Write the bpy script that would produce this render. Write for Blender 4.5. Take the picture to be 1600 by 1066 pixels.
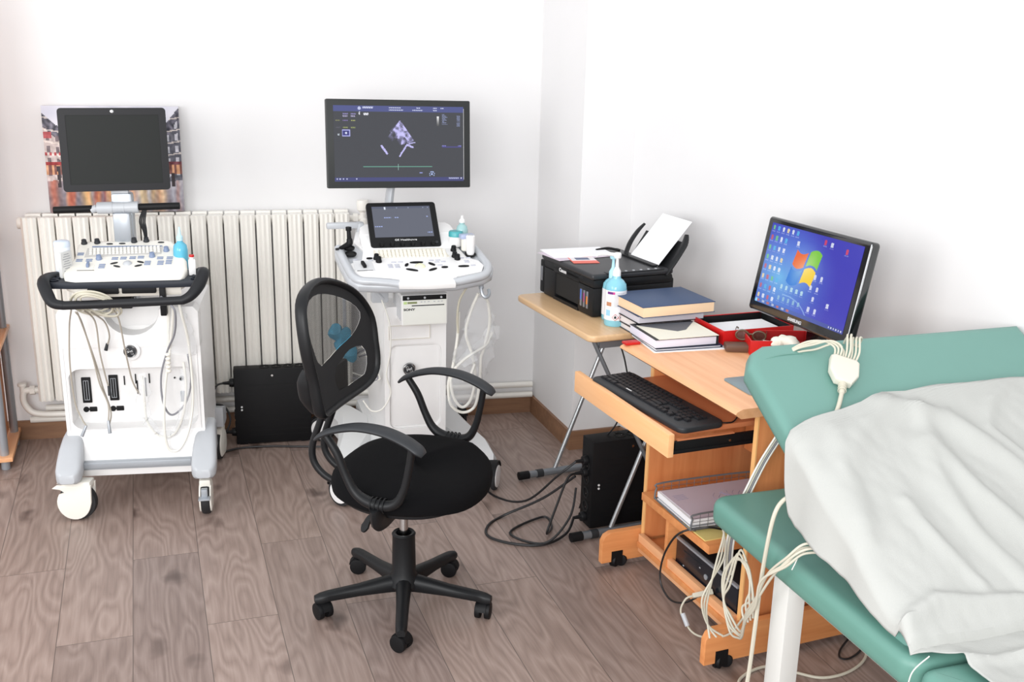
import bpy, bmesh, math, random
from mathutils import Vector, Matrix, noise
for o in list(bpy.data.objects): bpy.data.objects.remove(o)
SC = bpy.context.scene; COL = SC.collection
PI = math.pi; R = math.radians
# ---------------------------------------------------------------- camera
cd = bpy.data.cameras.new('camera'); cam = bpy.data.objects.new('camera', cd); COL.objects.link(cam)
cd.sensor_width = 36; cd.lens = 36 * 1674 / 1600; cd.clip_start = .05
cam.matrix_world = Matrix.Translation((0, 0, 1.7)) @ Matrix.Rotation(R(-19.094), 4, 'Z') @ Matrix.Rotation(R(90 - 16.281), 4, 'X') @ Matrix.Rotation(R(1.35), 4, 'Z')
SC.camera = cam
# ---------------------------------------------------------------- light and exposure
SC.view_settings.view_transform = 'Standard'; SC.view_settings.look = 'None'
SC.view_settings.gamma = 1; SC.view_settings.use_curve_mapping = False
SC.view_settings.exposure = 0.48
W = bpy.data.worlds.new('daylight'); SC.world = W; W.use_nodes = True
W.node_tree.nodes['Background'].inputs[0].default_value = (.97, .98, 1, 1)
W.node_tree.nodes['Background'].inputs[1].default_value = 0.86
def area(name, loc, target, sx, sy, power, col=(1, 1, 1)):
    l = bpy.data.lights.new(name, 'AREA'); l.shape = 'RECTANGLE'; l.size = sx; l.size_y = sy; l.energy = power; l.color = col
    o = bpy.data.objects.new(name, l); COL.objects.link(o); o.location = loc
    o.rotation_euler = (Vector(target) - Vector(loc)).to_track_quat('-Z', 'Y').to_euler(); return o
area('window_daylight', (-2.5, 1.3, 1.8), (1.6, 2.9, 1.1), 1.8, 1.5, 36, (.98, .99, 1))
area('rear_fill_light', (-1.0, -.9, 1.9), (.5, 4.4, .9), 2.0, 1.4, 84, (1, 1, 1))  # added fill behind the camera to brighten the back wall
# ---------------------------------------------------------------- materials
def lin(c): return tuple(((v / 255) / 12.92 if v / 255 <= .04045 else ((v / 255 + .055) / 1.055) ** 2.4) for v in c) + (1,)
MATS = {}
def mat(name, rgb, rough=.5, metal=0, var=0, scale=30, bump=0, emit=0, coat=0, alpha=1, spec=.5, sub=0):
    if name in MATS: return MATS[name]
    m = bpy.data.materials.new(name); m.use_nodes = True; nt = m.node_tree; b = nt.nodes['Principled BSDF']
    c = lin(rgb); b.inputs['Base Color'].default_value = c; b.inputs['Roughness'].default_value = rough; b.inputs['Metallic'].default_value = metal
    b.inputs['Specular IOR Level'].default_value = spec
    if coat: b.inputs['Coat Weight'].default_value = coat; b.inputs['Coat Roughness'].default_value = .08
    if alpha < 1: b.inputs['Alpha'].default_value = alpha
    if emit: b.inputs['Emission Color'].default_value = c; b.inputs['Emission Strength'].default_value = emit; b.inputs['Base Color'].default_value = (0, 0, 0, 1)
    tc = nt.nodes.new('ShaderNodeTexCoord'); n = nt.nodes.new('ShaderNodeTexNoise'); n.inputs['Scale'].default_value = scale; n.inputs['Detail'].default_value = 4
    nt.links.new(tc.outputs['Object'], n.inputs['Vector'])
    if not emit:
        mx = nt.nodes.new('ShaderNodeMix'); mx.data_type = 'RGBA'; v = max(var, .015)
        mx.inputs[6].default_value = tuple(x * (1 - v) for x in c[:3]) + (1,); mx.inputs[7].default_value = tuple(min(1, x * (1 + v)) for x in c[:3]) + (1,)
        nt.links.new(n.outputs[0], mx.inputs[0]); nt.links.new(mx.outputs[2], b.inputs['Base Color'])
    if bump:
        bp = nt.nodes.new('ShaderNodeBump'); bp.inputs['Strength'].default_value = bump; bp.inputs['Distance'].default_value = .002
        nt.links.new(n.outputs[0], bp.inputs['Height']); nt.links.new(bp.outputs[0], b.inputs['Normal'])
    MATS[name] = m; return m
def node_mat(name):
    m = bpy.data.materials.new(name); m.use_nodes = True; MATS[name] = m
    nt = m.node_tree; return m, nt, nt.nodes['Principled BSDF']
def N(nt, t, **kw):
    n = nt.nodes.new('ShaderNode' + t)
    for k, v in kw.items(): setattr(n, k, v)
    return n
def ramp(nt, stops):
    r = N(nt, 'ValToRGB'); e = r.color_ramp.elements
    while len(e) < len(stops): e.new(.5)
    for i, (p, c) in enumerate(stops): e[i].position = p; e[i].color = lin(c)
    return r
def wood(name, c1, c2, scale, axis, rough=.4, detail=1.0):
    """straight-grained veneer, grain running along `axis`"""
    m, nt, b = node_mat(name); tc = N(nt, 'TexCoord'); mp = N(nt, 'Mapping'); s = [scale * 9] * 3; s[axis] = scale * .55; mp.inputs['Scale'].default_value = s
    nt.links.new(tc.outputs['Object'], mp.inputs[0]); n = N(nt, 'TexNoise'); n.inputs['Scale'].default_value = 1.6; n.inputs['Detail'].default_value = 7; n.inputs['Roughness'].default_value = .62
    nt.links.new(mp.outputs[0], n.inputs['Vector']); r = ramp(nt, [(.3, c1), (.72, c2)]); nt.links.new(n.outputs[0], r.inputs[0])
    nt.links.new(r.outputs[0], b.inputs['Base Color']); b.inputs['Roughness'].default_value = rough
    return m
def vcol_mat(name, emit, rough=.4):
    m, nt, b = node_mat(name); a = N(nt, 'VertexColor'); a.layer_name = 'Col'
    b.inputs['Roughness'].default_value = rough
    if emit:
        b.inputs['Base Color'].default_value = (.01, .01, .012, 1); nt.links.new(a.outputs[0], b.inputs['Emission Color']); b.inputs['Emission Strength'].default_value = emit
    else: nt.links.new(a.outputs[0], b.inputs['Base Color'])
    return m
# palette
M_white = mat('white_plastic', (233, 232, 231), .35, var=.02)
M_cream = mat('cream_plastic', (232, 229, 220), .35, var=.02)
M_lgrey = mat('light_grey_plastic', (182, 185, 189), .35, var=.03)
M_silver = mat('silver_paint', (163, 168, 174), .32, metal=.35)
M_chrome = mat('chrome', (190, 190, 190), .18, metal=1)
M_steel = mat('grey_tube_steel', (128, 133, 138), .35, metal=.5)
M_black = mat('black_plastic', (21, 22, 24), .45, var=.08, bump=.05, scale=300, spec=.3)
M_dblack = mat('matte_black_plastic', (15, 15, 17), .55, var=.08, spec=.25)
M_rubber = mat('dark_rubber', (34, 34, 36), .7)
M_charcoal = mat('charcoal_plastic', (42, 44, 47), .48, spec=.35)
M_key = mat('key_black', (30, 30, 33), .45, spec=.3)
M_bluekey = mat('blue_grey_key', (124, 138, 166), .45)
M_beige = mat('beige_cable', (200, 195, 178), .5)
M_wcable = mat('white_cable', (226, 224, 216), .4)
M_gcable = mat('grey_cable', (132, 132, 138), .5)
M_bcable = mat('black_cable', (24, 24, 26), .45)
M_paper = mat('paper_white', (238, 238, 240), .8)
M_lilac = mat('lilac_paper', (205, 192, 203), .8, var=.02)
M_seam = mat('dark_gap', (20, 20, 20), .8)
M_red = mat('red_plastic', (196, 24, 24), .35)
M_teal = mat('green_vinyl', (98, 144, 132), .42, var=.03, scale=14, bump=.05)
M_wood = wood('beech_laminate_y', (220, 158, 112), (240, 184, 138), 2.2, 1, .3)  # paler than the other laminates, desk top glare put into the colour
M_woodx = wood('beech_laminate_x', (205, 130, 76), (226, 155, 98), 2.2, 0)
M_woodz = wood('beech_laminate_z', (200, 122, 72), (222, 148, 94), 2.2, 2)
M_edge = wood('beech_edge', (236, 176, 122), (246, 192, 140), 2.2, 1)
M_oak = wood('oak_laminate', (206, 168, 124), (224, 188, 146), 2.5, 1, .3)
M_base = wood('brown_baseboard', (120, 88, 66), (150, 112, 84), 2.0, 0, .5)
def blend(name, a, col, rough=.2, spec=.5):
    m = mat(name, col, rough, alpha=a, spec=spec); return m
M_film = blend('clear_plastic_film', .22, (236, 238, 240), .12, 1)
M_bluegel = mat('blue_gel_bottle', (96, 186, 214), .12, alpha=.9); M_cyan = mat('light_blue_gel', (142, 208, 226), .1, alpha=.85)
# ---------------------------------------------------------------- mesh builder
class MB:
    def __init__(s): s.bm = bmesh.new()
    def add(s, t, M=None, mi=0):
        if M is not None: bmesh.ops.transform(t, matrix=M, verts=t.verts)
        for f in t.faces: f.material_index = mi
        me = bpy.data.meshes.new('t'); t.to_mesh(me); t.free(); s.bm.from_mesh(me); bpy.data.meshes.remove(me); return s
    def box(s, c, d, bev=0, M=None, mi=0, seg=2):
        t = bmesh.new(); bmesh.ops.create_cube(t, size=1); bmesh.ops.scale(t, vec=d, verts=t.verts)
        if bev: bmesh.ops.bevel(t, geom=list(t.edges), offset=min(bev, min(d) * .49), segments=seg, profile=.6, affect='EDGES')
        T = Matrix.Translation(c); return s.add(t, (M @ T) if M is not None else T, mi)
    def prism(s, pts, z0, z1, bev=0, M=None, mi=0, seg=2):
        """outline in XY extruded from z0 to z1"""
        t = bmesh.new(); lo = [t.verts.new((x, y, z0)) for x, y in pts]; hi = [t.verts.new((x, y, z1)) for x, y in pts]; n = len(pts)
        fl = t.faces.new(lo[::-1]); fh = t.faces.new(hi)
        for i in range(n): t.faces.new((lo[i], lo[(i + 1) % n], hi[(i + 1) % n], hi[i]))
        bmesh.ops.recalc_face_normals(t, faces=t.faces)
        if bev: bmesh.ops.bevel(t, geom=list(set(list(fl.edges) + list(fh.edges))), offset=bev, segments=seg, profile=.6, affect='EDGES')
        return s.add(t, M, mi)
    def cyl(s, a, b, r, r2=None, seg=20, mi=0, bev=0):
        a = Vector(a); b = Vector(b); t = bmesh.new(); d = b - a
        bmesh.ops.create_cone(t, cap_ends=True, segments=seg, radius1=r, radius2=r if r2 is None else r2, depth=d.length)
        if bev: bmesh.ops.bevel(t, geom=[e for e in t.edges if abs(e.verts[0].co.z - e.verts[1].co.z) < 1e-6], offset=bev, segments=2, profile=.6, affect='EDGES')
        return s.add(t, Matrix.Translation((a + b) / 2) @ d.to_track_quat('Z', 'Y').to_matrix().to_4x4(), mi)
    def sph(s, c, r, M=None, mi=0, seg=16):
        t = bmesh.new(); bmesh.ops.create_uvsphere(t, u_segments=seg, v_segments=max(6, seg // 2), radius=1)
        S = Matrix.Translation(c) @ Matrix.Diagonal((*(r if hasattr(r, '__len__') else (r, r, r)), 1)); return s.add(t, (M @ S) if M is not None else S, mi)
    def lathe(s, prof, seg=28, M=None, mi=0):
        t = bmesh.new(); rings = []
        for r, z in prof:
            rings.append([t.verts.new((r * math.cos(2 * PI * i / seg), r * math.sin(2 * PI * i / seg), z)) for i in range(seg)] if r > 1e-6 else [t.verts.new((0, 0, z))])
        for A, B in zip(rings, rings[1:]):
            for i in range(seg):
                j = (i + 1) % seg; f = [A[i % len(A)], A[j % len(A)], B[j % len(B)], B[i % len(B)]]; f = list(dict.fromkeys(f))
                if len(f) > 2: t.faces.new(f)
        bmesh.ops.recalc_face_normals(t, faces=t.faces); return s.add(t, M, mi)
    def tube(s, pts, r, seg=8, sm=6, closed=False, mi=0, flat=None, caps=True):
        """round (or flattened) tube along a smoothed path; r may be a list"""
        P = [Vector(p) for p in pts]; n = len(P); rr = list(r) if hasattr(r, '__len__') else [r] * n
        if sm > 1 and n > 2:
            Q = []; RR = []; m = n if closed else n - 1
            for i in range(m):
                p0 = P[(i - 1) % n] if closed or i > 0 else P[0]; p1 = P[i]; p2 = P[(i + 1) % n]; p3 = P[(i + 2) % n] if closed or i + 2 < n else P[-1]
                for k in range(sm):
                    u = k / sm; Q.append(.5 * ((2 * p1) + (p2 - p0) * u + (2 * p0 - 5 * p1 + 4 * p2 - p3) * u * u + (3 * p1 - p0 - 3 * p2 + p3) * u ** 3)); RR.append(rr[i] * (1 - u) + rr[(i + 1) % n] * u)
            if not closed: Q.append(P[-1]); RR.append(rr[-1])
            P, rr = Q, RR; n = len(P)
        t = bmesh.new(); rings = []; up = None
        for i in range(n):
            a = P[(i - 1) % n] if closed or i > 0 else P[0]; b = P[(i + 1) % n] if closed or i < n - 1 else P[-1]; d = (b - a)
            if d.length < 1e-9: d = Vector((0, 0, 1))
            d.normalize()
            if up is None: up = Vector((0, 0, 1)) if abs(d.z) < .9 else Vector((1, 0, 0))
            up = (up - d * up.dot(d)); up.normalize(); sd = d.cross(up)
            fx, fy = (flat if flat else (1, 1))
            rings.append([t.verts.new(P[i] + (sd * math.cos(2 * PI * k / seg) * fx + up * math.sin(2 * PI * k / seg) * fy) * rr[i]) for k in range(seg)])
        for i in range(n if closed else n - 1):
            A = rings[i]; B = rings[(i + 1) % n]
            for k in range(seg): t.faces.new((A[k], A[(k + 1) % seg], B[(k + 1) % seg], B[k]))
        if not closed and caps: t.faces.new(rings[0][::-1]); t.faces.new(rings[-1])
        bmesh.ops.recalc_face_normals(t, faces=t.faces); return s.add(t, None, mi)
    def loft(s, rings, M=None, mi=0, cap=True, closed=True):
        t = bmesh.new(); V = [[t.verts.new(p) for p in r] for r in rings]; n = len(V[0])
        for A, B in zip(V, V[1:]):
            for k in range(n if closed else n - 1): t.faces.new((A[k], A[(k + 1) % n], B[(k + 1) % n], B[k]))
        if cap: t.faces.new(V[0][::-1]); t.faces.new(V[-1])
        bmesh.ops.recalc_face_normals(t, faces=t.faces); return s.add(t, M, mi)
    def frame(s, outer, inner, y0, y1, M=None, mi=0):
        """flat ring between two outlines with the same number of points (XZ plane), thick from y0 to y1"""
        n = len(outer); L = [[(x, y, z) for x, z in o] for o, y in ((outer, y0), (inner, y0), (inner, y1), (outer, y1), (outer, y0))]
        t = bmesh.new(); V = [[t.verts.new(p) for p in r] for r in L[:4]]; V.append(V[0])
        for A, B in zip(V, V[1:]):
            for k in range(n): t.faces.new((A[k], A[(k + 1) % n], B[(k + 1) % n], B[k]))
        bmesh.ops.recalc_face_normals(t, faces=t.faces); return s.add(t, M, mi)
def rrect(x0, x1, z0, z1, r, n=5):
    P = []
    for cx, cz, a in ((x1 - r, z1 - r, 0), (x0 + r, z1 - r, 90), (x0 + r, z0 + r, 180), (x1 - r, z0 + r, 270)):
        for i in range(n + 1): t = R(a + 90 * i / n); P.append((cx + r * math.cos(t), cz + r * math.sin(t)))
    return P
def obj(name, mb, mats, parent=None, smooth=True, M=None, label=None):
    me = bpy.data.meshes.new(name); mb.bm.to_mesh(me); mb.bm.free()
    for m in (mats if isinstance(mats, (list, tuple)) else [mats]): me.materials.append(m)
    if smooth:
        me.polygons.foreach_set('use_smooth', [True] * len(me.polygons)); me.set_sharp_from_angle(angle=R(38))
    o = bpy.data.objects.new(name, me); COL.objects.link(o)
    if M is not None: o.matrix_local = M
    if parent: o.parent = parent
    if label: o['label'] = label
    return o
def tag(o, label, cat, group=None, kind=None):
    o['label'] = label; o['category'] = cat
    if group: o['group'] = group
    if kind: o['kind'] = kind
    return o
def thing(name, label, cat, loc=(0, 0, 0), rz=0, group=None):
    o = bpy.data.objects.new(name, None); COL.objects.link(o); o.location = loc; o.rotation_euler = (0, 0, rz); o.empty_display_size = .1
    return tag(o, label, cat, group)
def struct(name, mb, m, smooth=False, parent=None):
    o = obj(name, mb, m, parent, smooth)
    if not parent: o['kind'] = 'structure'
    return o
def dup(o, parent, M=None, loc=None, link=True):
    c = o.copy(); COL.objects.link(c); c.parent = parent
    if M is not None: c.matrix_local = M
    if loc is not None: c.location = loc
    for ch in o.children: dup(ch, c)
    return c
def text(name, s, size, m, parent, M, ext=.0006, bold=False, shear=0, sx=1):
    cu = bpy.data.curves.new(name, 'FONT'); cu.body = s; cu.size = size; cu.align_x = 'CENTER'; cu.align_y = 'CENTER'; cu.extrude = ext; cu.shear = shear
    if bold: cu.offset = size * .03
    o = bpy.data.objects.new(name, cu); COL.objects.link(o); bpy.context.view_layer.update()
    me = bpy.data.meshes.new_from_object(o.evaluated_get(bpy.context.evaluated_depsgraph_get())); me.name = name; bpy.data.objects.remove(o); bpy.data.curves.remove(cu)
    me.materials.clear(); me.materials.append(m); o = bpy.data.objects.new(name, me); COL.objects.link(o); o.parent = parent
    o.matrix_local = M @ Matrix.Diagonal((sx, 1, 1, 1)); return o
def FACE(x, y, z, tilt=0):   # text plane facing local -Y
    return Matrix.Translation((x, y, z)) @ Matrix.Rotation(R(90 + tilt), 4, 'X')
def canvas(name, w, h, nx, ny, fn, m, parent, M):
    """picture surface in the local XZ plane, facing -Y; fn(u, v) gives srgb, v from the bottom"""
    me = bpy.data.meshes.new(name); vs = [((i / nx - .5) * w, 0, (j / ny - .5) * h) for j in range(ny + 1) for i in range(nx + 1)]
    fs = [(j * (nx + 1) + i, j * (nx + 1) + i + 1, (j + 1) * (nx + 1) + i + 1, (j + 1) * (nx + 1) + i) for j in range(ny) for i in range(nx)]
    me.from_pydata(vs, [], fs); ca = me.color_attributes.new('Col', 'FLOAT_COLOR', 'CORNER'); buf = []
    for j in range(ny):
        for i in range(nx): buf += list(lin(fn((i + .5) / nx, (j + .5) / ny))) * 4
    ca.data.foreach_set('color', buf); me.materials.append(m); o = bpy.data.objects.new(name, me); COL.objects.link(o)
    if parent: o.parent = parent
    o.matrix_local = M; return o
def T(x, y, z): return Matrix.Translation((x, y, z))
def RX(a): return Matrix.Rotation(R(a), 4, 'X')
def RY(a): return Matrix.Rotation(R(a), 4, 'Y')
def RZ(a): return Matrix.Rotation(R(a), 4, 'Z')
def cable(name, pts, r, m, label, cat='cable', sm=8, group=None, parent=None):
    b = MB(); b.tube(pts, r, 8, sm); o = obj(name, b, m, parent)
    if not parent: tag(o, label, cat, group)
    return o
# ================================================================ SETTING
m, nt, b = node_mat('laminate_floor')
tc = N(nt, 'TexCoord'); mp = N(nt, 'Mapping'); mp.inputs['Rotation'].default_value = (0, 0, R(90)); mp.inputs['Location'].default_value = (0.35, .123, 0)
nt.links.new(tc.outputs['Object'], mp.inputs[0])
br = N(nt, 'TexBrick'); br.offset = .37; br.offset_frequency = 2
for k, v in (('Scale', 1), ('Mortar Size', .0012), ('Mortar Smooth', .2), ('Bias', 0), ('Brick Width', 1.28), ('Row Height', .2055)): br.inputs[k].default_value = v
br.inputs['Color1'].default_value = (0, 0, 0, 1); br.inputs['Color2'].default_value = (1, 1, 1, 1); br.inputs['Mortar'].default_value = (.5, .5, .5, 1)
nt.links.new(mp.outputs[0], br.inputs['Vector'])
off = N(nt, 'VectorMath', operation='MULTIPLY_ADD'); off.inputs[1].default_value = (7.3, 3.1, 5.7)
nt.links.new(br.outputs['Color'], off.inputs[0]); nt.links.new(tc.outputs['Object'], off.inputs[2])
# cathedral grain: distorted rings stretched along the plank
g = N(nt, 'Mapping'); g.inputs['Scale'].default_value = (5.2, .95, 1); nt.links.new(off.outputs[0], g.inputs[0])
n1 = N(nt, 'TexNoise'); n1.inputs['Scale'].default_value = 1.25; n1.inputs['Detail'].default_value = 2; nt.links.new(g.outputs[0], n1.inputs['Vector'])
ma = N(nt, 'Math', operation='MULTIPLY'); ma.inputs[1].default_value = 34; nt.links.new(n1.outputs[0], ma.inputs[0])
fr = N(nt, 'Math', operation='PINGPONG'); fr.inputs[1].default_value = 1; nt.links.new(ma.outputs[0], fr.inputs[0])
g2 = N(nt, 'Mapping'); g2.inputs['Scale'].default_value = (60, 2.6, 1); nt.links.new(off.outputs[0], g2.inputs[0])
n2 = N(nt, 'TexNoise'); n2.inputs['Scale'].default_value = 2; n2.inputs['Detail'].default_value = 6; n2.inputs['Roughness'].default_value = .65; nt.links.new(g2.outputs[0], n2.inputs['Vector'])
mx = N(nt, 'Mix'); mx.data_type = 'FLOAT'; mx.inputs[0].default_value = .70; nt.links.new(fr.outputs[0], mx.inputs[2]); nt.links.new(n2.outputs[0], mx.inputs[3])
rp = ramp(nt, [(.12, (122, 107, 100)), (.45, (148, 131, 123)), (.8, (170, 154, 146))]); nt.links.new(mx.outputs[0], rp.inputs[0])

# plank to plank tone
rb = ramp(nt, [(0, (226, 222, 222)), (.5, (244, 238, 234)), (1, (255, 250, 248))]); nt.links.new(br.outputs['Color'], rb.inputs[0])
mt = N(nt, 'Mix'); mt.data_type = 'RGBA'; mt.blend_type = 'MULTIPLY'; mt.inputs[0].default_value = 1; nt.links.new(rp.outputs[0], mt.inputs[6]); nt.links.new(rb.outputs[0], mt.inputs[7])
# knots
g3 = N(nt, 'Mapping'); g3.inputs['Scale'].default_value = (4.6, 2.7, 1); nt.links.new(off.outputs[0], g3.inputs[0])
nw = N(nt, 'TexNoise'); nw.inputs['Scale'].default_value = 9; nt.links.new(tc.outputs['Object'], nw.inputs['Vector'])
ad = N(nt, 'VectorMath', operation='MULTIPLY_ADD'); ad.inputs[1].default_value = (.35, .35, 0); nt.links.new(nw.outputs['Color'], ad.inputs[0]); nt.links.new(g3.outputs[0], ad.inputs[2])
vo = N(nt, 'TexVoronoi'); vo.inputs['Scale'].default_value = 1; vo.inputs['Randomness'].default_value = 1; nt.links.new(ad.outputs[0], vo.inputs['Vector'])
kr = ramp(nt, [(0, (92, 80, 78)), (.06, (150, 140, 138)), (.17, (255, 255, 255))]); nt.links.new(vo.outputs['Distance'], kr.inputs[0])
mk = N(nt, 'Mix'); mk.data_type = 'RGBA'; mk.blend_type = 'MULTIPLY'; mk.inputs[0].default_value = .85; nt.links.new(mt.outputs[2], mk.inputs[6]); nt.links.new(kr.outputs[0], mk.inputs[7])
ms = N(nt, 'Mix'); ms.data_type = 'RGBA'; ms.inputs[7].default_value = lin((92, 80, 74)); nt.links.new(br.outputs['Fac'], ms.inputs[0]); nt.links.new(mk.outputs[2], ms.inputs[6])
nt.links.new(ms.outputs[2], b.inputs['Base Color']); b.inputs['Roughness'].default_value = .36; b.inputs['Specular IOR Level'].default_value = .45
bp = N(nt, 'Bump'); bp.inputs['Strength'].default_value = .12; bp.inputs['Distance'].default_value = .001; nt.links.new(mx.outputs[0], bp.inputs['Height']); nt.links.new(bp.outputs[0], b.inputs['Normal'])
M_floor = m
def wall_mat(name, c, dirt):
    m, nt, b = node_mat(name); tc = N(nt, 'TexCoord'); n = N(nt, 'TexNoise'); n.inputs['Scale'].default_value = 1.3; n.inputs['Detail'].default_value = 6; nt.links.new(tc.outputs['Object'], n.inputs['Vector'])
    r = ramp(nt, [(.3, tuple(int(v * dirt) for v in c)), (.6, c)]); nt.links.new(n.outputs[0], r.inputs[0]); nt.links.new(r.outputs[0], b.inputs['Base Color']); b.inputs['Roughness'].default_value = .75
    n2 = N(nt, 'TexNoise'); n2.inputs['Scale'].default_value = 160; n2.inputs['Detail'].default_value = 3; nt.links.new(tc.outputs['Object'], n2.inputs['Vector'])
    bp = N(nt, 'Bump'); bp.inputs['Strength'].default_value = .12; bp.inputs['Distance'].default_value = .001; nt.links.new(n2.outputs[0], bp.inputs['Height']); nt.links.new(bp.outputs[0], b.inputs['Normal']); return m
M_wall = wall_mat('white_plaster', (229, 228, 228), .985)
b = MB(); b.box((.6, 2.0, -.03), (5.4, 6.4, .06)); struct('floor', b, M_floor)
def wall_poly(name, pts, h=2.7):
    b = MB(); b.prism(pts, -.06, h); return struct(name, b, M_wall)
BW0 = Vector((-.564, 4.623)); BWd = Vector((2.193, -.239)).normalized(); BWn = Vector((BWd.y, -BWd.x))   # BWn points into the room
def bw(s, d): p = BW0 + BWd * s + BWn * d; return (p.x, p.y)
wall_poly('wall_back', [bw(-1.6, 0), bw(2.6, 0), bw(2.6, -.12), bw(-1.6, -.12)])
b = MB(); b.prism([(1.622, 3.90), (1.845, 3.90), (1.845, 4.42), (1.622, 4.42)], -.06, 2.7, 0); struct('wall_pillar', b, M_wall)
RW = [(1.845, 3.90), (2.24, 2.10), (2.68, .10), (2.9, -.9)]
wall_poly('wall_right', RW + [(3.1, -.9), (2.85, .1), (2.4, 2.10), (2.0, 3.95), (1.95, 4.6), (1.845, 4.6)])
def skirt(name, p, q, n, h=.082, t=.013):
    p = Vector(p); q = Vector(q); n = Vector(n).normalized() * t; b = MB()
    b.prism([tuple(p), tuple(q), tuple(q + n), tuple(p + n)], .0, h); b.bm.normal_update()
    return struct(name, b, M_base)
skirt('baseboard_back', bw(-1.2, 0), bw(2.205, 0), BWn)
skirt('baseboard_pillar_side', (1.622, 4.40), (1.622, 3.887), (-1, 0)); skirt('baseboard_pillar_front', (1.6222, 3.90), (1.845, 3.90), (0, -1))
skirt('baseboard_right', RW[0], RW[2], (-1, -.219))
# ================================================================ BOOKSHELF (left edge)
t = thing('bookshelf', 'wooden shelf unit with round grey posts at the left edge', 'shelf unit', (-.8, 4.43, 0))
lo = Vector((-.8, 4.43, 0))
for z in (.05, .495, .885, 1.3, 1.7):
    b = MB(); b.box(Vector((-.815, 4.435, z)) - lo, (.51, .345, .018), .003); obj('shelf', b, M_wood, t)
for x, y in ((-.592, 4.300), (-.582, 4.560), (-1.05, 4.300), (-1.05, 4.560)):
    b = MB(); b.cyl(Vector((x, y, 0)) - lo, Vector((x, y, 1.9)) - lo, .0165, seg=18, bev=.003); obj('post', b, M_silver, t)
b = MB(); b.box(Vector((-.606, 4.435, .97)) - lo, (.012, .24, 1.8), .001); obj('side_panel', b, M_woodz, t)
# ================================================================ RADIATOR
RZa = math.degrees(math.atan2(BWd.y, BWd.x))
rx0, ry0 = bw(.11, .078)
t = thing('radiator', 'long white column radiator on the back wall', 'radiator', (rx0, ry0, 0), R(RZa))
M_rad = mat('radiator_enamel', (232, 229, 222), .38)
NS = 20; pitch = .0632
b = MB()
zt, zb = .956, .208
for yy in (-.045, .045):   # two columns with a broad ribbed front
    o = [(-.0285, -.012), (-.018, -.024), (-.009, -.018), (0, -.026), (.009, -.018), (.018, -.024), (.0285, -.012), (.0285, .012), (-.0285, .012)]
    b.prism([(x, y + yy) for x, y in (o if yy < 0 else [(x, -y) for x, y in o][::-1])], zb, zt, .003)
b.box((0, 0, zt - .03), (.054, .10, .045), .012); b.box((0, 0, zb + .03), (.054, .10, .045), .012)
sec = obj('section', b, M_rad, t); sec.location = (pitch / 2, 0, 0)
for i in range(1, NS): c = sec.copy(); COL.objects.link(c); c.parent = t; c.location = (pitch * (i + .5), 0, 0)
b = MB(); b.cyl((.0, 0, zt - .03), (NS * pitch, 0, zt - .03), .019); b.cyl((.0, 0, zb + .03), (NS * pitch, 0, zb + .03), .019); b.cyl((-.02, 0, zt - .03), (.0, 0, zt - .03), .023, bev=.004)
for s in (.18, .82):
    for z in (.3, .85): b.box((NS * pitch * s, .060, z), (.012, .034, .012))
obj('connector', b, M_rad, t)
b = MB(); b.lathe([(0, 0), (.018, 0), (.018, .02), (.012, .025), (.012, .05), (.022, .06), (.025, .09), (.022, .10), (0, .10)], M=T(NS * pitch + .055, 0, zt - .055)); b.cyl((NS * pitch, 0, zt - .03), (NS * pitch + .055, 0, zt - .03), .013)
b.cyl((NS * pitch + .015, 0, zt - .03), (NS * pitch + .035, 0, zt - .03), .02, seg=6)
obj('valve', b, M_rad, t)
b = MB(); b.tube([(0, 0, zb + .03), (-.05, 0, zb + .03), (-.066, 0, zb + .02), (-.068, 0, zb - .02), (-.045, 0, zb - .06), (.0, 0, zb - .075), (.1, 0, zb - .078)], .013, 12, 6)
b.cyl((-.068, 0, zb + .02), (-.068, 0, zb + .058), .011); b.cyl((-.068, 0, zb + .05), (-.068, 0, zb + .062), .018, bev=.003); b.cyl((-.02, 0, zb + .03), (-.04, 0, zb + .03), .019, seg=6)
obj('lower_valve', b, M_rad, t)
# ---- pipes
for nm, z, d, lab in (('heating_pipe', .142, .03, 'upper white heating pipe low on the back wall'), ('heating_pipe', .094, .03, 'lower white heating pipe just above the brown baseboard')):
    b = MB(); a = bw(.115 if z > .12 else .05, d); e = bw(2.19, d); b.cyl((*a, z), (*e, z), .0135, seg=14); tag(obj(nm, b, M_rad), lab, 'pipe')
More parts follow.
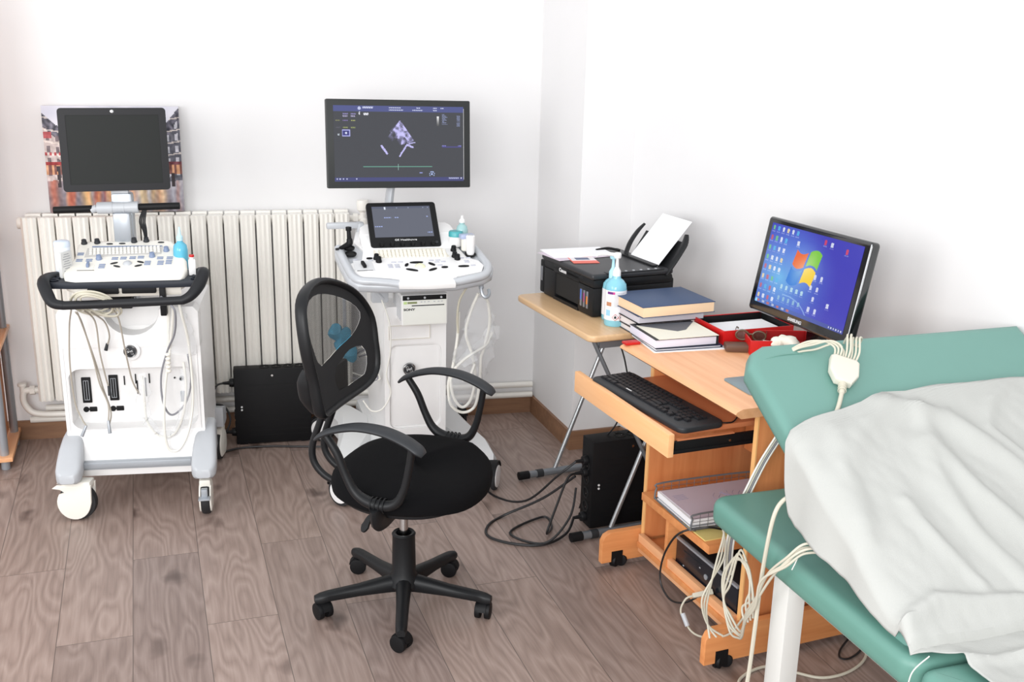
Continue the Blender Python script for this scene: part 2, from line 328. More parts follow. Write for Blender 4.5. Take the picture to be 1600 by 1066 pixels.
# ================================================================ CANVAS PICTURE
M_print = vcol_mat('canvas_print', 0, .6)
rnd = random.Random(5)
bands = [(rnd.random(), rnd.uniform(.01, .05), rnd.choice([(190, 90, 60), (240, 190, 110), (210, 215, 225), (90, 80, 85), (230, 150, 90), (250, 230, 190), (140, 60, 60)]), rnd.uniform(.1, .3)) for _ in range(60)]
def picture(u, v):
    n = noise.noise(Vector((u * 9, v * 9, 0))); n2 = noise.noise(Vector((u * 40, v * 25, 3))); c = Vector((206, 205, 216)) + Vector((18, 16, 12)) * n
    vp = (.52, .33)
    for side in (0, 1):
        d = (u if side == 0 else 1 - u); top = (.93 - d * 1.1 if side == 0 else .99 - d * 1.5)
        if d < .42 and v < top and v > .28:
            floor_ = int(v * 12 + d * 3); c = Vector((196, 180, 176)) if side == 0 else Vector((88, 88, 98))
            if v > top - .13: c = Vector((84, 82, 94)) + Vector((40, 38, 40)) * n2
            wx = (d * 16) % 1; wy = (v * 9 + d * 2) % 1
            if v < top - .1 and .3 < wx < .7 and .2 < wy < .75: c = Vector((112, 98, 102)) if side == 0 else Vector((190, 188, 196))
            if .0 < wy < .12 and v > .45: c = c.lerp(Vector((238, 224, 214)), .7)
            if side == 0 and .54 < v < .575 and (u * 30) % 1 < .4: c = Vector((170, 62, 68))
            if side == 0 and .70 < v < .76 and u < .06: c = Vector((170, 74, 78))
            if .36 < v < .46: c = Vector((206, 150, 112)) if (u * 26) % 1 < .5 else Vector((120, 74, 66))
            if .45 < v < .48: c = Vector((150, 38, 40)) if side == 0 else Vector((110, 56, 64))
            c = c + Vector((40, 38, 38)) * n2
    if v < .30 + .02 * n:
        c = Vector((150, 140, 148)).lerp(Vector((84, 76, 84)), (1 - v / .3) * .6)
        for x, w, cc, h in bands:
            dx = u + .004 * math.sin(v * 30 + x * 30) - x
            if abs(dx) < w: c = c.lerp(Vector(cc), .55 * (1 - abs(dx) / w) * min(1, v / h + .35))
        c = c + Vector((30, 28, 26)) * n2
    for px, ph in ((.09, .2), (.17, .12), (.3, .14), (.7, .15), (.86, .17), (.93, .13)):
        if abs(u - px) < .012 + .006 * n2 and .24 < v < .24 + ph: c = Vector((48, 36, 40))
    return tuple(max(0, min(255, x)) for x in c)
px, py = bw(.463, .050)
t = thing('canvas_picture', 'unframed city street canvas propped on the radiator behind the left machine', 'picture', (px, py, .96), R(RZa))
TL = RX(-1.5)
b = MB(); b.box((0, .012, .207), (.508, .022, .414), .002); obj('stretcher', b, mat('canvas_edge', (202, 196, 196), .7), t, M=TL)
canvas('print', .508, .414, 120, 100, picture, M_print, t, TL @ T(0, -.0002, .207))
# ================================================================ LEFT ULTRASOUND MACHINE
LM = thing('ultrasound_machine', 'older white ultrasound machine with black grab rail and switched off screen', 'ultrasound machine', (-.083, 3.763, 0), R(-9.1))
b = MB()
b.box((-.012, .30, .46), (.44, .36, .56), .03)                                       # inner body behind the recess
b.frame(rrect(-.25, .222, .235, .62, .012), rrect(-.232, .203, .30, .525, .045), .05, .13)
top = [(-.25, .60), (.222, .60)] + [(.222, .725), (.205, .745), (.10, .745)] + [(.09 - .0 + .092 * (math.cos(R(a)) - 1) , .735 + .09 * math.sin(R(a))) for a in range(0, -181, -15)] + [(-.12, .745), (-.235, .745), (-.25, .725)]
b.prism(top, .045, .12, .006, M=Matrix(((1, 0, 0, 0), (0, 0, 1, 0), (0, 1, 0, 0), (0, 0, 0, 1))))
b.box((-.012, .29, .70), (.44, .36, .085), .02)
b.box((-.237, .25, .46), (.022, .40, .54), .01); b.box((.210, .25, .46), (.022, .40, .54), .01)
b.loft([[(-.25, .05, .290), (.222, .05, .290), (.222, .115, .290), (-.25, .115, .290)], [(-.225, .01, .20), (.20, .01, .20), (.20, .12, .20), (-.225, .12, .20)], [(-.215, .02, .135), (.175, .02, .135), (.175, .12, .135), (-.215, .12, .135)]])
b.box((-.015, .28, .17), (.40, .34, .09), .01)
obj('body', b, M_white, LM)
b = MB(); b.box((-.01, .0, .187), (.37, .03, .022), .003); b.box((-.02, .02, .168), (.38, .02, .012)); obj('crossbar', b, M_silver, LM)
def leg(px, sx, zt_):
    b = MB(); rings = []
    for y, w, z0, z1 in ((.16, .028, .17, .29), (.10, .031, .168, .292), (.05, .036, .165, .283), (.0, .041, .158, .258), (-.04, .043, .150, .228), (-.065, .042, .148, .208), (-.082, .036, .149, .196), (-.092, .024, .155, .186)):
        rings.append([(px + x, y, z) for x, z in rrect(-w, w, z0, z1, min(w, (z1 - z0) / 2) * .55, 4)])
    b.loft(rings); return obj('leg', b, M_lgrey, LM)
leg(-.232, 1, 0); leg(.222, 1, 0)
for s in (-1, 1):
    b = MB(); b.loft([[(s * .22 - .03, y, z0), (s * .22 + .03, y, z0), (s * .22 + .03, y, z1), (s * .22 - .03, y, z1)] for y, z0, z1 in ((.40, .16, .24), (.48, .15, .22), (.53, .15, .20))]); obj('leg', b, M_lgrey, LM)
def big_caster(par, x, y, rz, r=.062, hub=M_cream, w=.05):
    e = thing_child = MB(); e.cyl((-w * .30, 0, r), (w * .30, 0, r), r, seg=32, bev=.008)
    o = obj('caster', e, M_rubber, par, M=T(x, y, 0) @ RZ(rz))
    b = MB(); f = [(r * 1.02 * math.cos(R(a)), r + r * 1.02 * math.sin(R(a))) for a in range(-62, 150, 12)] + [(-.9 * r, r * 2.3), (.1 * r, r * 2.45), (.75 * r, r * 2.45)]
    f = [(y, z) for y, z in [(r * .96 * math.cos(R(a)), r * 1.05 + r * .93 * math.sin(R(a))) for a in range(-60, 240, 12)]]
    for s in (-1, 1): b.prism(f, -.0, .006, .002, M=T(s * w * .36 - .003, 0, 0) @ Matrix(((0, 0, 1, 0), (1, 0, 0, 0), (0, 1, 0, 0), (0, 0, 0, 1))))
    b.box((0, -.0 + r * .1, r * 1.98), (w * .8, r * 1.25, r * .5), .008); b.cyl((0, r * .3, r * 2), (0, r * .3, r * 2.5), .018)
    obj('wheel_cover', b, hub, o); return o
def side_caster(par, x, y, rz):
    """swivelled sideways: big cream teardrop cover with a beak"""
    r = .066; b = MB(); b.cyl((-.016, 0, r), (.016, 0, r), r, seg=32, bev=.008); o = obj('caster', b, M_rubber, par, M=T(x, y, 0) @ RZ(rz))
    f = [(-.058, .135), (-.055, .07)] + [(.058 * math.cos(R(a)) * 1.0 + .006, .068 + .062 * math.sin(R(a))) for a in range(200, 400, 12)] + [(.035, .108), (.05, .118), (.078, .122), (.060, .135)]
    b = MB()
    for s in (-1, 1): b.prism(f, 0, .012, .004, M=T(s * .022 - .006, 0, 0) @ Matrix(((0, 0, 1, 0), (1, 0, 0, 0), (0, 1, 0, 0), (0, 0, 0, 1))))
    b.box((0, -.005, .133), (.05, .10, .03), .008)
    obj('wheel_cover', b, M_cream, o); return o
side_caster(LM, -.215, -.035, 82); c = big_caster(LM, .222, -.04, 2, .062)
b = MB(); b.box((0, -.066, .105), (.022, .02, .03), .003); b.box((0, -.078, .088), (.04, .03, .006), .002); obj('brake_pedal', b, M_silver, c)
big_caster(LM, -.22, .47, 10); big_caster(LM, .22, .47, -6)
# sockets and badge
def slot_socket(x, z):
    b = MB(); b.box((x, .121, z), (.032, .012, .096), .003); o = obj('probe_socket', b, M_dblack, LM)
    b = MB()
    for dx in (-.008, 0, .008): b.box((x + dx, .1145, z), (.002, .002, .074))
    b.box((x, .1145, z + .036), (.016, .002, .002)); b.box((x, .1145, z - .036), (.016, .002, .002)); obj('contact_strip', b, M_silver, o)
slot_socket(-.187, .425); slot_socket(-.094, .431)
for x in (-.18, -.088):
    b = MB(); b.cyl((x - .014, .128, .352), (x - .014, .116, .352), .010, seg=18); b.box((x + .01, .122, .352), (.026, .012, .018), .003); b.box((x + .003, .118, .352), (.03, .006, .004)); obj('lock_lever', b, M_dblack, LM)
for x, z, h in ((-.056, .457, .034), (-.017, .462, .036), (.03, .462, .036), (.016, .43, .07), (-.013, .43, .05)):
    b = MB(); b.box((x, .119, z), (.004, .006, h), .001); obj('card_slot', b, M_dblack, LM)
b = MB(); b.cyl((.142, .122, .46), (.142, .108, .46), .008); b.cyl((.142, .11, .46), (.142, .105, .46), .005, mi=1); b.cyl((.118, .122, .462), (.118, .114, .462), .003, mi=1); obj('port', b, [M_silver, M_dblack], LM)
b = MB(); b.box((.142, .12, .39), (.014, .01, .04), .002); obj('latch', b, M_silver, LM)
def badge(par, x, y, z, r, name='round_badge'):
    b = MB(); b.cyl((0, .002, 0), (0, -.003, 0), r, seg=36, bev=.001); o = obj(name, b, M_charcoal, par, M=T(x, y, z))
    b = MB(); b.tube([(r * .93 * math.cos(R(a)), -.0032, r * .93 * math.sin(R(a))) for a in range(0, 360, 20)], r * .05, 6, 2, True)
    k = r * .52   # flowing script monogram
    for s in (1, -1):
        b.tube([(s * (-.95 * k), -.0036, s * .35 * k), (s * (-.9 * k), -.0036, s * .8 * k), (s * (-.35 * k), -.0036, s * .75 * k), (s * (-.1 * k), -.0036, s * .1 * k), (s * (-.5 * k), -.0036, s * (-.25 * k)), (s * (-.85 * k), -.0036, s * (.0 * k)), (s * (-.4 * k), -.0036, s * (.2 * k)), (s * .2 * k, -.0036, s * .05 * k), (s * .75 * k, -.0036, s * .5 * k)], r * .055, 6, 4)
    for a in range(4): q = R(45 + 90 * a); b.tube([(r * .72 * math.cos(q - .3), -.0034, r * .72 * math.sin(q - .3)), (r * .83 * math.cos(q), -.0034, r * .83 * math.sin(q)), (r * .72 * math.cos(q + .3), -.0034, r * .72 * math.sin(q + .3))], r * .035, 6, 4)
    obj('monogram', b, M_chrome, o); return o
b = MB(); b.cyl((-.014, .046, .588), (-.014, .0425, .588), .034, seg=36, bev=.001); obj('badge_disc', b, M_white, LM)
badge(LM, -.014, .0415, .588, .0225)
# column, hinge, handle bar
b = MB(); b.box((-.040, .27, .93), (.072, .05, .36), .012); b.box((-.040, .235, .985), (.062, .04, .12), .015); b.box((-.04, .25, .74), (.07, .09, .10), .015)
for x in (-.085, .005): b.box((x, .16, .735), (.01, .05, .07), .003)
obj('column', b, M_silver, LM)
b = MB(); b.cyl((-.125, .25, 1.057), (.016, .25, 1.060), .021, seg=24, bev=.004); b.cyl((-.075, .25, 1.058), (-.071, .25, 1.058), .0225); b.cyl((-.035, .25, 1.058), (-.031, .25, 1.058), .0225); b.box((-.045, .262, 1.095), (.06, .02, .09), .006)
b.cyl((-.145, .25, 1.05), (-.125, .25, 1.057), .013)
obj('hinge', b, M_lgrey, LM)
for a_, e_ in (((-.272, .25, 1.050), (-.14, .25, 1.055)), ((.016, .25, 1.060), (.158, .25, 1.064))): b = MB(); b.cyl(a_, e_, .0125, bev=.004); obj('handle_bar', b, M_dblack, LM)
b = MB()
for k in range(4): b.tube([(.03 + k * .004, .245, 1.05), (.018 + k * .006, .235, 1.01), (.03 + k * .003, .235, .97), (.034, .24, .90 - k * .02)], .0028, 6, 6)
obj('monitor_cable', b, M_bcable, LM)
# monitor
MM = T(-.050, .255, 1.262) @ RZ(10.2) @ RX(-4)
MM = LM.matrix_basis.inverted() if False else MM
b = MB(); b.prism(rrect(-.176, .176, -.142, .142, .012), -.022, .022, .006, M=Matrix(((1, 0, 0, 0), (0, 0, 1, 0), (0, 1, 0, 0), (0, 0, 0, 1)))); b.box((0, .03, 0), (.2, .03, .16), .012)
mo = obj('monitor', b, M_black, LM, M=MM)
b = MB(); b.frame(rrect(-.176, .176, -.142, .142, .012), rrect(-.152, .152, -.118, .118, .002), -.026, -.02); obj('bezel', b, mat('bezel_black', (26, 26, 29), .45, spec=.25), mo)
b = MB(); b.box((0, -.0235, 0), (.304, .001, .236)); obj('screen', b, mat('dark_screen', (34, 36, 35), .45, spec=.15), mo)
b = MB(); b.cyl((0, -.024, .130), (0, -.0275, .130), .006, seg=20, bev=.001); obj('emblem', b, M_chrome, mo)
b = MB(); b.box((.1535, -.025, .0), (.0012, .001, .225)); obj('screen_edge_glint', b, mat('painted_glint', (205, 205, 206), .3), mo)  # pale strip coloured in as a glint on the right bezel lip
# tray and grab rail
b = MB(); b.prism([(-.262, .02), (-.245, -.045), (-.16, -.055), (.16, -.055), (.245, -.045), (.262, .02), (.25, .12), (.19, .17), (-.19, .17), (-.25, .12)], .835, .858, .006)
for x in (-.228, .228):
    for k in range(3): b.lathe([(.013, 0), (.017, .004), (.013, .006), (.010, .004)], seg=20, M=T(x, -.02 + .035 * k, .858))
obj('tray', b, mat('dark_slate_plastic', (38, 42, 50), .5, spec=.3), LM)
b = MB(); b.tube([(-.235, .06, .858), (-.252, .0, .862), (-.252, -.055, .858), (-.230, -.098, .825), (-.212, -.118, .806), (-.185, -.124, .800), (-.16, -.124, .799), (0, -.126, .803), (.17, -.124, .808), (.20, -.122, .811), (.226, -.112, .826), (.246, -.085, .852), (.258, -.045, .880), (.252, .0, .876), (.235, .06, .866)],
    [.014, .018, .020, .020, .017, .0155, .0145, .0145, .0145, .0155, .018, .021, .020, .018, .014], 14, 5); obj('grab_rail', b, mat('soft_black_rail', (30, 31, 34), .5, spec=.3), LM)
for c_, d_ in (((-.07, -.02, .825), (.10, .05, .022)), ((.045, -.02, .826), (.11, .05, .022)), ((.12, -.03, .785), (.02, .03, .10)), ((-.055, .12, .75), (.10, .05, .045))): b = MB(); b.box(c_, d_, .004); obj('bracket', b, M_dblack, LM)
# console, tilted plane; local u right, v up the slope
CP = T(0, -.05, .86) @ RX(17)
con = MB(); out = [(-.155, -.004), (-.19, .02), (-.203, .06), (-.20, .11), (-.185, .165), (-.188, .225), (-.19, .265), (-.175, .288), (-.05, .293), (.10, .296), (.128, .285), (.145, .25), (.165, .20), (.190, .14), (.197, .08), (.192, .03), (.178, .012)]
con.prism(out, -.05, .0, .012, seg=3); con.prism([(-.16, .0), (.18, .012), (.17, .03), (-.15, .02)], -.065, -.03, .006)
CO = obj('control_panel', con, M_cream, LM, M=CP)
b = MB(); b.prism([(-.152, .165), (.10, .185), (.10, .240), (-.152, .232)], 0, .0012)
for r_ in range(4):
    for k in range(19): b.box((-.14 + k * .0125 + r_ * .002, .223 - r_ * .0125 + k * .0007, .003), (.0105, .0098, .004), .0015, mi=1, seg=1)
b.box((-.02, .241, .002), (.235, .004, .003), mi=2); obj('keyboard', b, [mat('key_well', (196, 194, 190), .6), mat('pale_key', (226, 224, 218), .5), M_bluekey], CO)
def knob(x, y, r, h, m, nm='knob', par=None):
    b = MB(); b.lathe([(0, 0), (r * 1.15, 0), (r * 1.15, h * .25), (r, h * .35), (r * .88, h * .95), (r * .7, h), (0, h)], seg=20, M=T(x, y, 0)); return obj(nm, b, m, par or CO)
for x, y, m in ((-.169, .268, M_charcoal), (-.126, .272, M_charcoal), (-.002, .277, M_charcoal), (.039, .281, M_charcoal), (-.102, .154, M_bluekey), (.072, .168, M_bluekey), (.115, .209, M_bluekey)): knob(x, y, .0092, .016, m)
for x, y in ((-.083, .262), (-.041, .264), (.09, .270)):
    b = MB(); b.prism([(x + .011 * math.cos(R(a)), y + .004 * math.sin(R(a))) for a in range(0, 360, 24)], 0, .003, .001); obj('button', b, M_charcoal, CO)
b = MB(); b.sph((-.004, .120, -.004), (.0165, .0165, .014)); obj('trackball', b, M_lgrey, CO)
for x, y, a in ((-.048, .122, 25), (-.036, .100, -25), (.034, .103, 25), (.038, .128, -25)):
    b = MB(); b.prism([(.013 * math.cos(R(q)), .0045 * math.sin(R(q))) for q in range(0, 360, 24)], 0, .003, .001, M=T(x, y, 0) @ RZ(a)); obj('button', b, M_charcoal, CO)
b = MB(); b.prism([(-.16, .075), (-.11, .075), (-.11, .112), (-.16, .112)], 0, .001); b.box((-.13, .105, .006), (.010, .024, .014), .004, mi=1); b.box((-.133, .075, .001), (.055, .0015, .001), mi=2); obj('slider', b, [M_cream, M_bluekey, M_charcoal], CO)
for gx, gy, nx, ny in ((-.165, .140, 2, 2), (-.085, .092, 1, 3), (-.05, .150, 1, 2), (-.022, .152, 1, 2), (.008, .154, 1, 2), (.035, .157, 1, 2), (.062, .110, 1, 3), (.10, .150, 2, 2), (.105, .110, 1, 3), (.132, .115, 1, 3), (-.168, .185, 1, 2)):
    for i in range(nx):
        for j in range(ny):
            b = MB(); b.box((gx + i * .032, gy + j * .011, .001), (.021, .0055, .003), .001, seg=1); obj('soft_key', b, M_bluekey, CO)
# things on or hanging from the left machine
def WL(x, y, z): return LMm @ Vector((x, y, z))
LMm = T(-.083, 3.763, 0) @ RZ(-9.1)
def bottle_empty(name, label, cat, w, rz=0, group=None): return thing(name, label, cat, w, rz, group)
t = thing('wipes_canister', 'white wipes canister on the left end of the black tray', 'canister', WL(-.216, .085, .859))
b = MB(); b.lathe([(0, 0), (.024, 0), (.026, .004), (.026, .095), (.024, .10), (0, .10)], seg=32); obj('body', b, mat('canister_white', (226, 232, 240), .4), t)
b = MB(); b.lathe([(.027, .094), (.027, .108), (.024, .113), (.012, .116), (0, .116)], seg=32); obj('lid', b, mat('lid_pale_blue', (206, 216, 230), .35), t)
t = thing('leaflet_box', 'small grey-white printed box leaning beside the wipes canister', 'box', WL(-.198, .035, .859), R(55))
b = MB(); b.box((0, 0, .043), (.055, .012, .086), .001); obj('carton', b, mat('pale_grey_card', (208, 208, 206), .7), t)
b = MB()
for k in range(9): b.box((0, -.0062, .014 + k * .008), (.040 - (k % 3) * .008, .0004, .002))
obj('printed_lines', b, mat('print_grey', (140, 142, 146), .7), t, label='faint grey printed lines')
t = thing('gel_bottle', 'blue ultrasound gel bottle with upright nozzle on the black tray', 'bottle', WL(.166, .125, .858))
b = MB(); b.lathe([(0, 0), (.022, 0), (.025, .006), (.025, .07), (.022, .088), (.010, .10), (.009, .108), (0, .108)], seg=28); obj('body', b, M_bluegel, t)
b = MB(); b.lathe([(.011, .104), (.011, .118), (.006, .124), (.003, .152), (0, .152)], seg=20); obj('nozzle', b, mat('pale_blue_cap', (186, 222, 236), .3), t)
t = thing('gel_bottle', 'small white squeeze bottle with red tip on the black tray', 'bottle', WL(.214, .03, .859))
b = MB(); b.box((0, 0, .028), (.024, .016, .056), .005); b.cyl((0, 0, .054), (0, 0, .066), .008); obj('body', b, M_white, t)
b = MB(); b.cyl((0, 0, .064), (0, 0, .072), .0085, bev=.001); obj('cap', b, M_red, t, label='red cap')
def wl(pts): return [WL(*p) for p in pts]
t = thing('ecg_lead_cable', 'coiled beige patient lead cable hanging over the black grab rail', 'cable', WL(-.11, -.12, .80))
ti = t.matrix_basis.inverted(); t_inv = Matrix.Translation(-Vector(t.location))
def child_cable(par, name, pts, r, m, sm=8, closed=False):
    b = MB(); b.tube([Vector(p) - Vector(par.location) for p in pts], r, 7, sm, closed); return obj(name, b, m, par)
for k in range(6):
    q = 360 * k / 6; s = 1 + .12 * math.sin(k * 2.1)
    child_cable(t, 'coil', wl([(-.10 + .062 * s * math.cos(R(a + 7 * k)) + .006 * k, -.09 - .03 * math.sin(R(a)) - .008 * (k % 3), .80 + (.040 + .004 * (k % 3)) * s * math.sin(R(a)) - .002 * k) for a in range(0, 360, 40)]), .0033, M_beige, 5, True)
M_lead = mat('taupe_lead', (168, 160, 148), .5)
for i, pts in enumerate(([(-.16, -.11, .78), (-.19, -.03, .70), (-.207, .0, .56), (-.205, .01, .42), (-.185, .0, .36), (-.17, -.01, .335)],
    [(-.145, -.12, .775), (-.147, -.04, .72), (-.13, .0, .58), (-.12, .02, .48), (-.10, .03, .40), (-.098, .0, .345)], [(-.14, -.12, .775), (-.142, -.045, .70), (-.125, .01, .56), (-.112, .03, .46), (-.095, .04, .37), (-.095, .0, .335)],
    [(-.12, -.12, .78), (-.104, -.04, .72), (-.106, .0, .60), (-.10, .03, .50), (-.095, .04, .46)],
    [(-.10, -.12, .775), (-.075, -.04, .72), (-.07, .0, .66), (-.083, .02, .62)],
    [(-.05, -.12, .80), (-.028, -.05, .74), (-.022, .0, .60), (-.014, .04, .48), (.005, .06, .42)])):
    c = child_cable(t, 'lead', wl(pts), .0028, M_lead)
for p, q in (((-.17, -.01, .338), (-.187, -.015, .30)), ((-.098, .0, .35), (-.094, -.01, .305)), ((-.095, .04, .465), (-.092, .035, .43)), ((-.083, .02, .625), (-.090, .02, .60))):
    b = MB(); b.cyl(WL(*p) - Vector(t.location), WL(*q) - Vector(t.location), .0045, .0065, seg=12, bev=.001); obj('clip', b, M_charcoal if q[2] > .4 else M_silver, t)
c = cable('probe_cable', wl([(.12, -.075, .81), (.15, -.12, .80), (.17, -.13, .77), (.155, -.07, .68), (.118, .0, .60), (.087, .02, .50), (.088, .02, .40), (.115, .02, .355), (.165, .02, .40), (.185, .04, .48), (.178, .05, .57)]), .0036, M_gcable, 'thin grey cable looping down the right front of the older machine')
cable('probe_cable', wl([(.165, -.03, .80), (.178, -.04, .74), (.19, .0, .62), (.19, .02, .42), (.17, .0, .30), (.135, -.01, .235), (.10, -.01, .24), (.09, -.01, .32), (.10, .0, .46), (.125, -.0, .60), (.15, -.04, .74), (.155, -.08, .80)]), .0048, M_wcable, 'white probe cable in a long loop down the right front of the older machine')
# plastic sleeved probe cable
t = thing('sleeved_probe', 'white probe cable in crumpled clear plastic sleeve hanging on the older machine', 'probe', WL(.15, .0, .79))
pts = wl([(.135, -.02, .77), (.128, .0, .70), (.12, .01, .60), (.118, .01, .55)]); child_cable(t, 'cable', pts, .006, M_wcable)
b = MB(); P0 = [WL(*p) - Vector(t.location) for p in ((.118, .0, .585), (.118, .0, .57), (.117, .0, .555), (.117, .0, .54), (.117, .0, .525))]
for p in P0: b.sph(p, (.010, .010, .007), seg=12)
obj('strain_relief', b, M_cream, t)
rnd = random.Random(3)
def film(par, name, pts, rad, seedv, amp=.35, seg=14):
    b = MB(); P = [Vector(p) for p in pts]; rings = []; n = len(P)
    for i in range(n - 1):
        for k in range(4):
            u = k / 4; c = P[i].lerp(P[i + 1], u); rr = rad[i] * (1 - u) + rad[i + 1] * u; d = (P[i + 1] - P[i]).normalized(); s1 = d.orthogonal().normalized() if abs(d.z) < .95 else Vector((1, 0, 0)); s1 = (s1 - d * s1.dot(d)).normalized(); s2 = d.cross(s1)
            ring = []
            for a in range(seg):
                q = 2 * PI * a / seg; w = 1 + amp * noise.noise(Vector((math.cos(q) * 3, math.sin(q) * 3, (i * 4 + k) * .9 + seedv)))
                ring.append(c + (s1 * math.cos(q) + s2 * math.sin(q) * .45) * rr * w - Vector(par.location))
            rings.append(ring)
    b.loft(rings, cap=False); return obj(name, b, M_film, par)
film(t, 'plastic_bag', wl([(.15, .0, .78), (.155, .005, .72), (.165, .01, .66), (.17, .01, .60), (.165, .01, .575)]), [.012, .03, .042, .045, .04], 1)
film(t, 'plastic_sleeve', wl([(.02, .03, .51), (.03, .02, .45), (.015, .02, .40), (.03, .01, .34), (.07, .0, .285), (.12, .0, .29), (.155, .0, .36), (.17, .01, .46), (.165, .02, .55)]), [.014, .02, .022, .02, .018, .018, .016, .014, .012], 7)
child_cable(t, 'inner_cable', wl([(.02, .03, .50), (.025, .02, .44), (.03, .01, .34), (.07, .0, .285), (.12, .0, .29), (.155, .0, .36), (.17, .01, .46), (.165, .02, .55)]), .0042, M_wcable)
# ================================================================ RIGHT ULTRASOUND MACHINE
AX = Matrix(((1, 0, 0, 0), (0, 0, 1, 0), (0, 1, 0, 0), (0, 0, 0, 1)))   # outline XY -> XZ
RM = thing('ultrasound_machine', 'newer white ultrasound machine with lit wide monitor and tilted touch panel', 'ultrasound machine', (.9, 3.6, 0), R(-3))
RMm = T(.9, 3.6, 0) @ RZ(-3)
def WR(x, y, z): return RMm @ Vector((x, y, z))
b = MB()
b.box((0, .34, .415), (.232, .44, .60), .02); b.box((-.01, .40, .74), (.17, .30, .12), .02)
b.frame(rrect(-.116, .116, .115, .715, .02), rrect(-.098, .098, .24, .57, .03), .108, .13)
b.frame(rrect(-.0975, .0975, .2405, .5695, .03), rrect(-.094, .094, .247, .563, .028), .116, .13)
b.box((0, .125, .405), (.186, .016, .313), .004)
obj('body', b, M_white, RM)
b = MB(); b.frame(rrect(-.10, .055, .590, .645, .003), rrect(-.097, .052, .593, .642, .002), .104, .112); b.box((-.022, .113, .617), (.15, .008, .05)); obj('handle_recess', b, mat('recess_cream', (222, 217, 208), .5), RM)
badge(RM, -.024, .105, .475, .0235)
# base with four feet
b = MB(); b.box((0, .40, .13), (.30, .62, .075), .03)
for s in (-1, 1):
    b.loft([[(s * (cx - w), y, .07), (s * (cx + w), y, .07), (s * (cx + w), y, zt_ - .02), (s * (cx + w * .7), y, zt_), (s * (cx - w * .7), y, zt_), (s * (cx - w), y, zt_ - .02)] for y, cx, w, zt_ in ((.02, .262, .03, .11), (.05, .262, .042, .13), (.16, .25, .05, .15), (.30, .20, .07, .165), (.48, .18, .07, .165), (.62, .22, .055, .16), (.70, .25, .045, .15), (.73, .255, .03, .13))])
obj('base', b, mat('base_white', (216, 217, 217), .4), RM)
def twin_caster(par, x, y, rz, r=.055):
    b = MB()
    for s in (-1, 1): b.cyl((s * .012, 0, r), (s * .028, 0, r), r, seg=32, bev=.006)
    b.cyl((-.012, 0, r), (.012, 0, r), .015); b.cyl((0, .01, r), (0, .01, r * 1.9), .014)
    o = obj('caster', b, M_rubber, par, M=T(x, y, 0) @ RZ(rz)); b = MB()
    for s in (-1, 1): b.cyl((s * .027, 0, r), (s * .032, 0, r), r * .78, seg=28, bev=.002)
    obj('wheel_disc', b, M_white, o, label='white wheel disc')
    b = MB(); b.loft([[(x_, r * 1.12 * math.cos(R(a)), r + r * 1.12 * math.sin(R(a))) for x_ in (-.03, .03)] + [(x_, r * 1.04 * math.cos(R(a)), r + r * 1.04 * math.sin(R(a))) for x_ in (.03, -.03)] for a in range(20, 161, 14)])
    b.box((0, r * 1.05, r * 1.25), (.03, .03, .012), .003); obj('wheel_cover', b, M_dblack, o); return o
twin_caster(RM, -.285, .01, 40); twin_caster(RM, .272, .02, -28); twin_caster(RM, -.29, .67, 62); twin_caster(RM, .285, .67, 15)
b = MB(); b.box((-.155, .06, .05), (.10, .05, .045), .008); b.cyl((-.16, .06, 0.012), (-.16, .06, .03), .006); obj('foot_pedal', b, M_dblack, RM)
# console, tilted plane
CQ = T(0, -.16, .85) @ RX(14)
rim = [(-.102, .038), (-.17, .045), (-.235, .058), (-.262, .095), (-.270, .14), (-.278, .22), (-.285, .30), (-.280, .355), (-.25, .37), (-.20, .375), (-.18, .44), (-.165, .50), (.165, .50), (.19, .46), (.21, .44), (.228, .38), (.240, .30), (.258, .20), (.262, .15), (.245, .10), (.205, .065), (.10, .035)]
b = MB(); b.prism(rim, -.042, -.008, .014, seg=3); b.tube([(-.098, .052, -.012), (-.17, .062, -.006), (-.222, .074, -.006), (-.244, .105, -.006), (-.252, .15, -.006), (-.262, .25, -.006), (-.268, .34, -.008)], .0155, 12, 5); b.tube([(.095, .047, -.012), (.16, .060, -.006), (.205, .078, -.006), (.228, .11, -.006), (.240, .16, -.006), (.232, .25, -.008), (.222, .33, -.010)], .0155, 12, 5)
CR = obj('console_rim', b, mat('console_grey', (188, 191, 195), .32, metal=.1), RM, M=CQ)
wh = [(-.10, .028), (-.10, .050), (-.12, .078), (-.215, .082), (-.236, .12), (-.245, .20), (-.20, .225), (-.185, .30), (-.21, .375), (-.19, .46), (-.165, .49), (.16, .49), (.175, .42), (.165, .30), (.18, .22), (.215, .19), (.226, .15), (.205, .10), (.115, .075), (.097, .048), (.095, .020), (0, .018)]
b = MB(); b.prism(wh, -.02, .0, .004); b.prism([(-.19, .375), (-.18, .44), (-.155, .47), (.15, .47), (.165, .44), (.170, .375)], -.01, .030, .012)
b.loft([[(-.185, .30, -.01), (.155, .30, -.01), (.155, .30, .001), (-.185, .30, .001)], [(-.188, .38, -.01), (.165, .38, -.01), (.165, .38, .026), (-.188, .38, .026)]])
CO = obj('control_panel', b, M_white, RM, M=CQ)
b = MB(); b.box((-.035, -.004 + .0, 0), (.001, .001, .001))
b = MB(); b.prism([(-.155, .238), (.118, .225), (.104, .300), (-.148, .303)], 0, .001)
for r_ in range(5):
    for k in range(18): b.box((-.136 + k * .0142 - r_ * .001, .290 - r_ * .0125 - k * .0006, .003), (.012, .0098, .004), .0015, mi=1, seg=1)
obj('keyboard', b, [mat('key_bed_ivory', (226, 221, 208), .6), mat('ivory_key', (238, 233, 220), .5)], CO)
for x, y in ((-.148, .228), (-.143, .205), (.141, .275), (.134, .224), (.140, .204)): knob(x, y, .0095, .020, M_dblack)
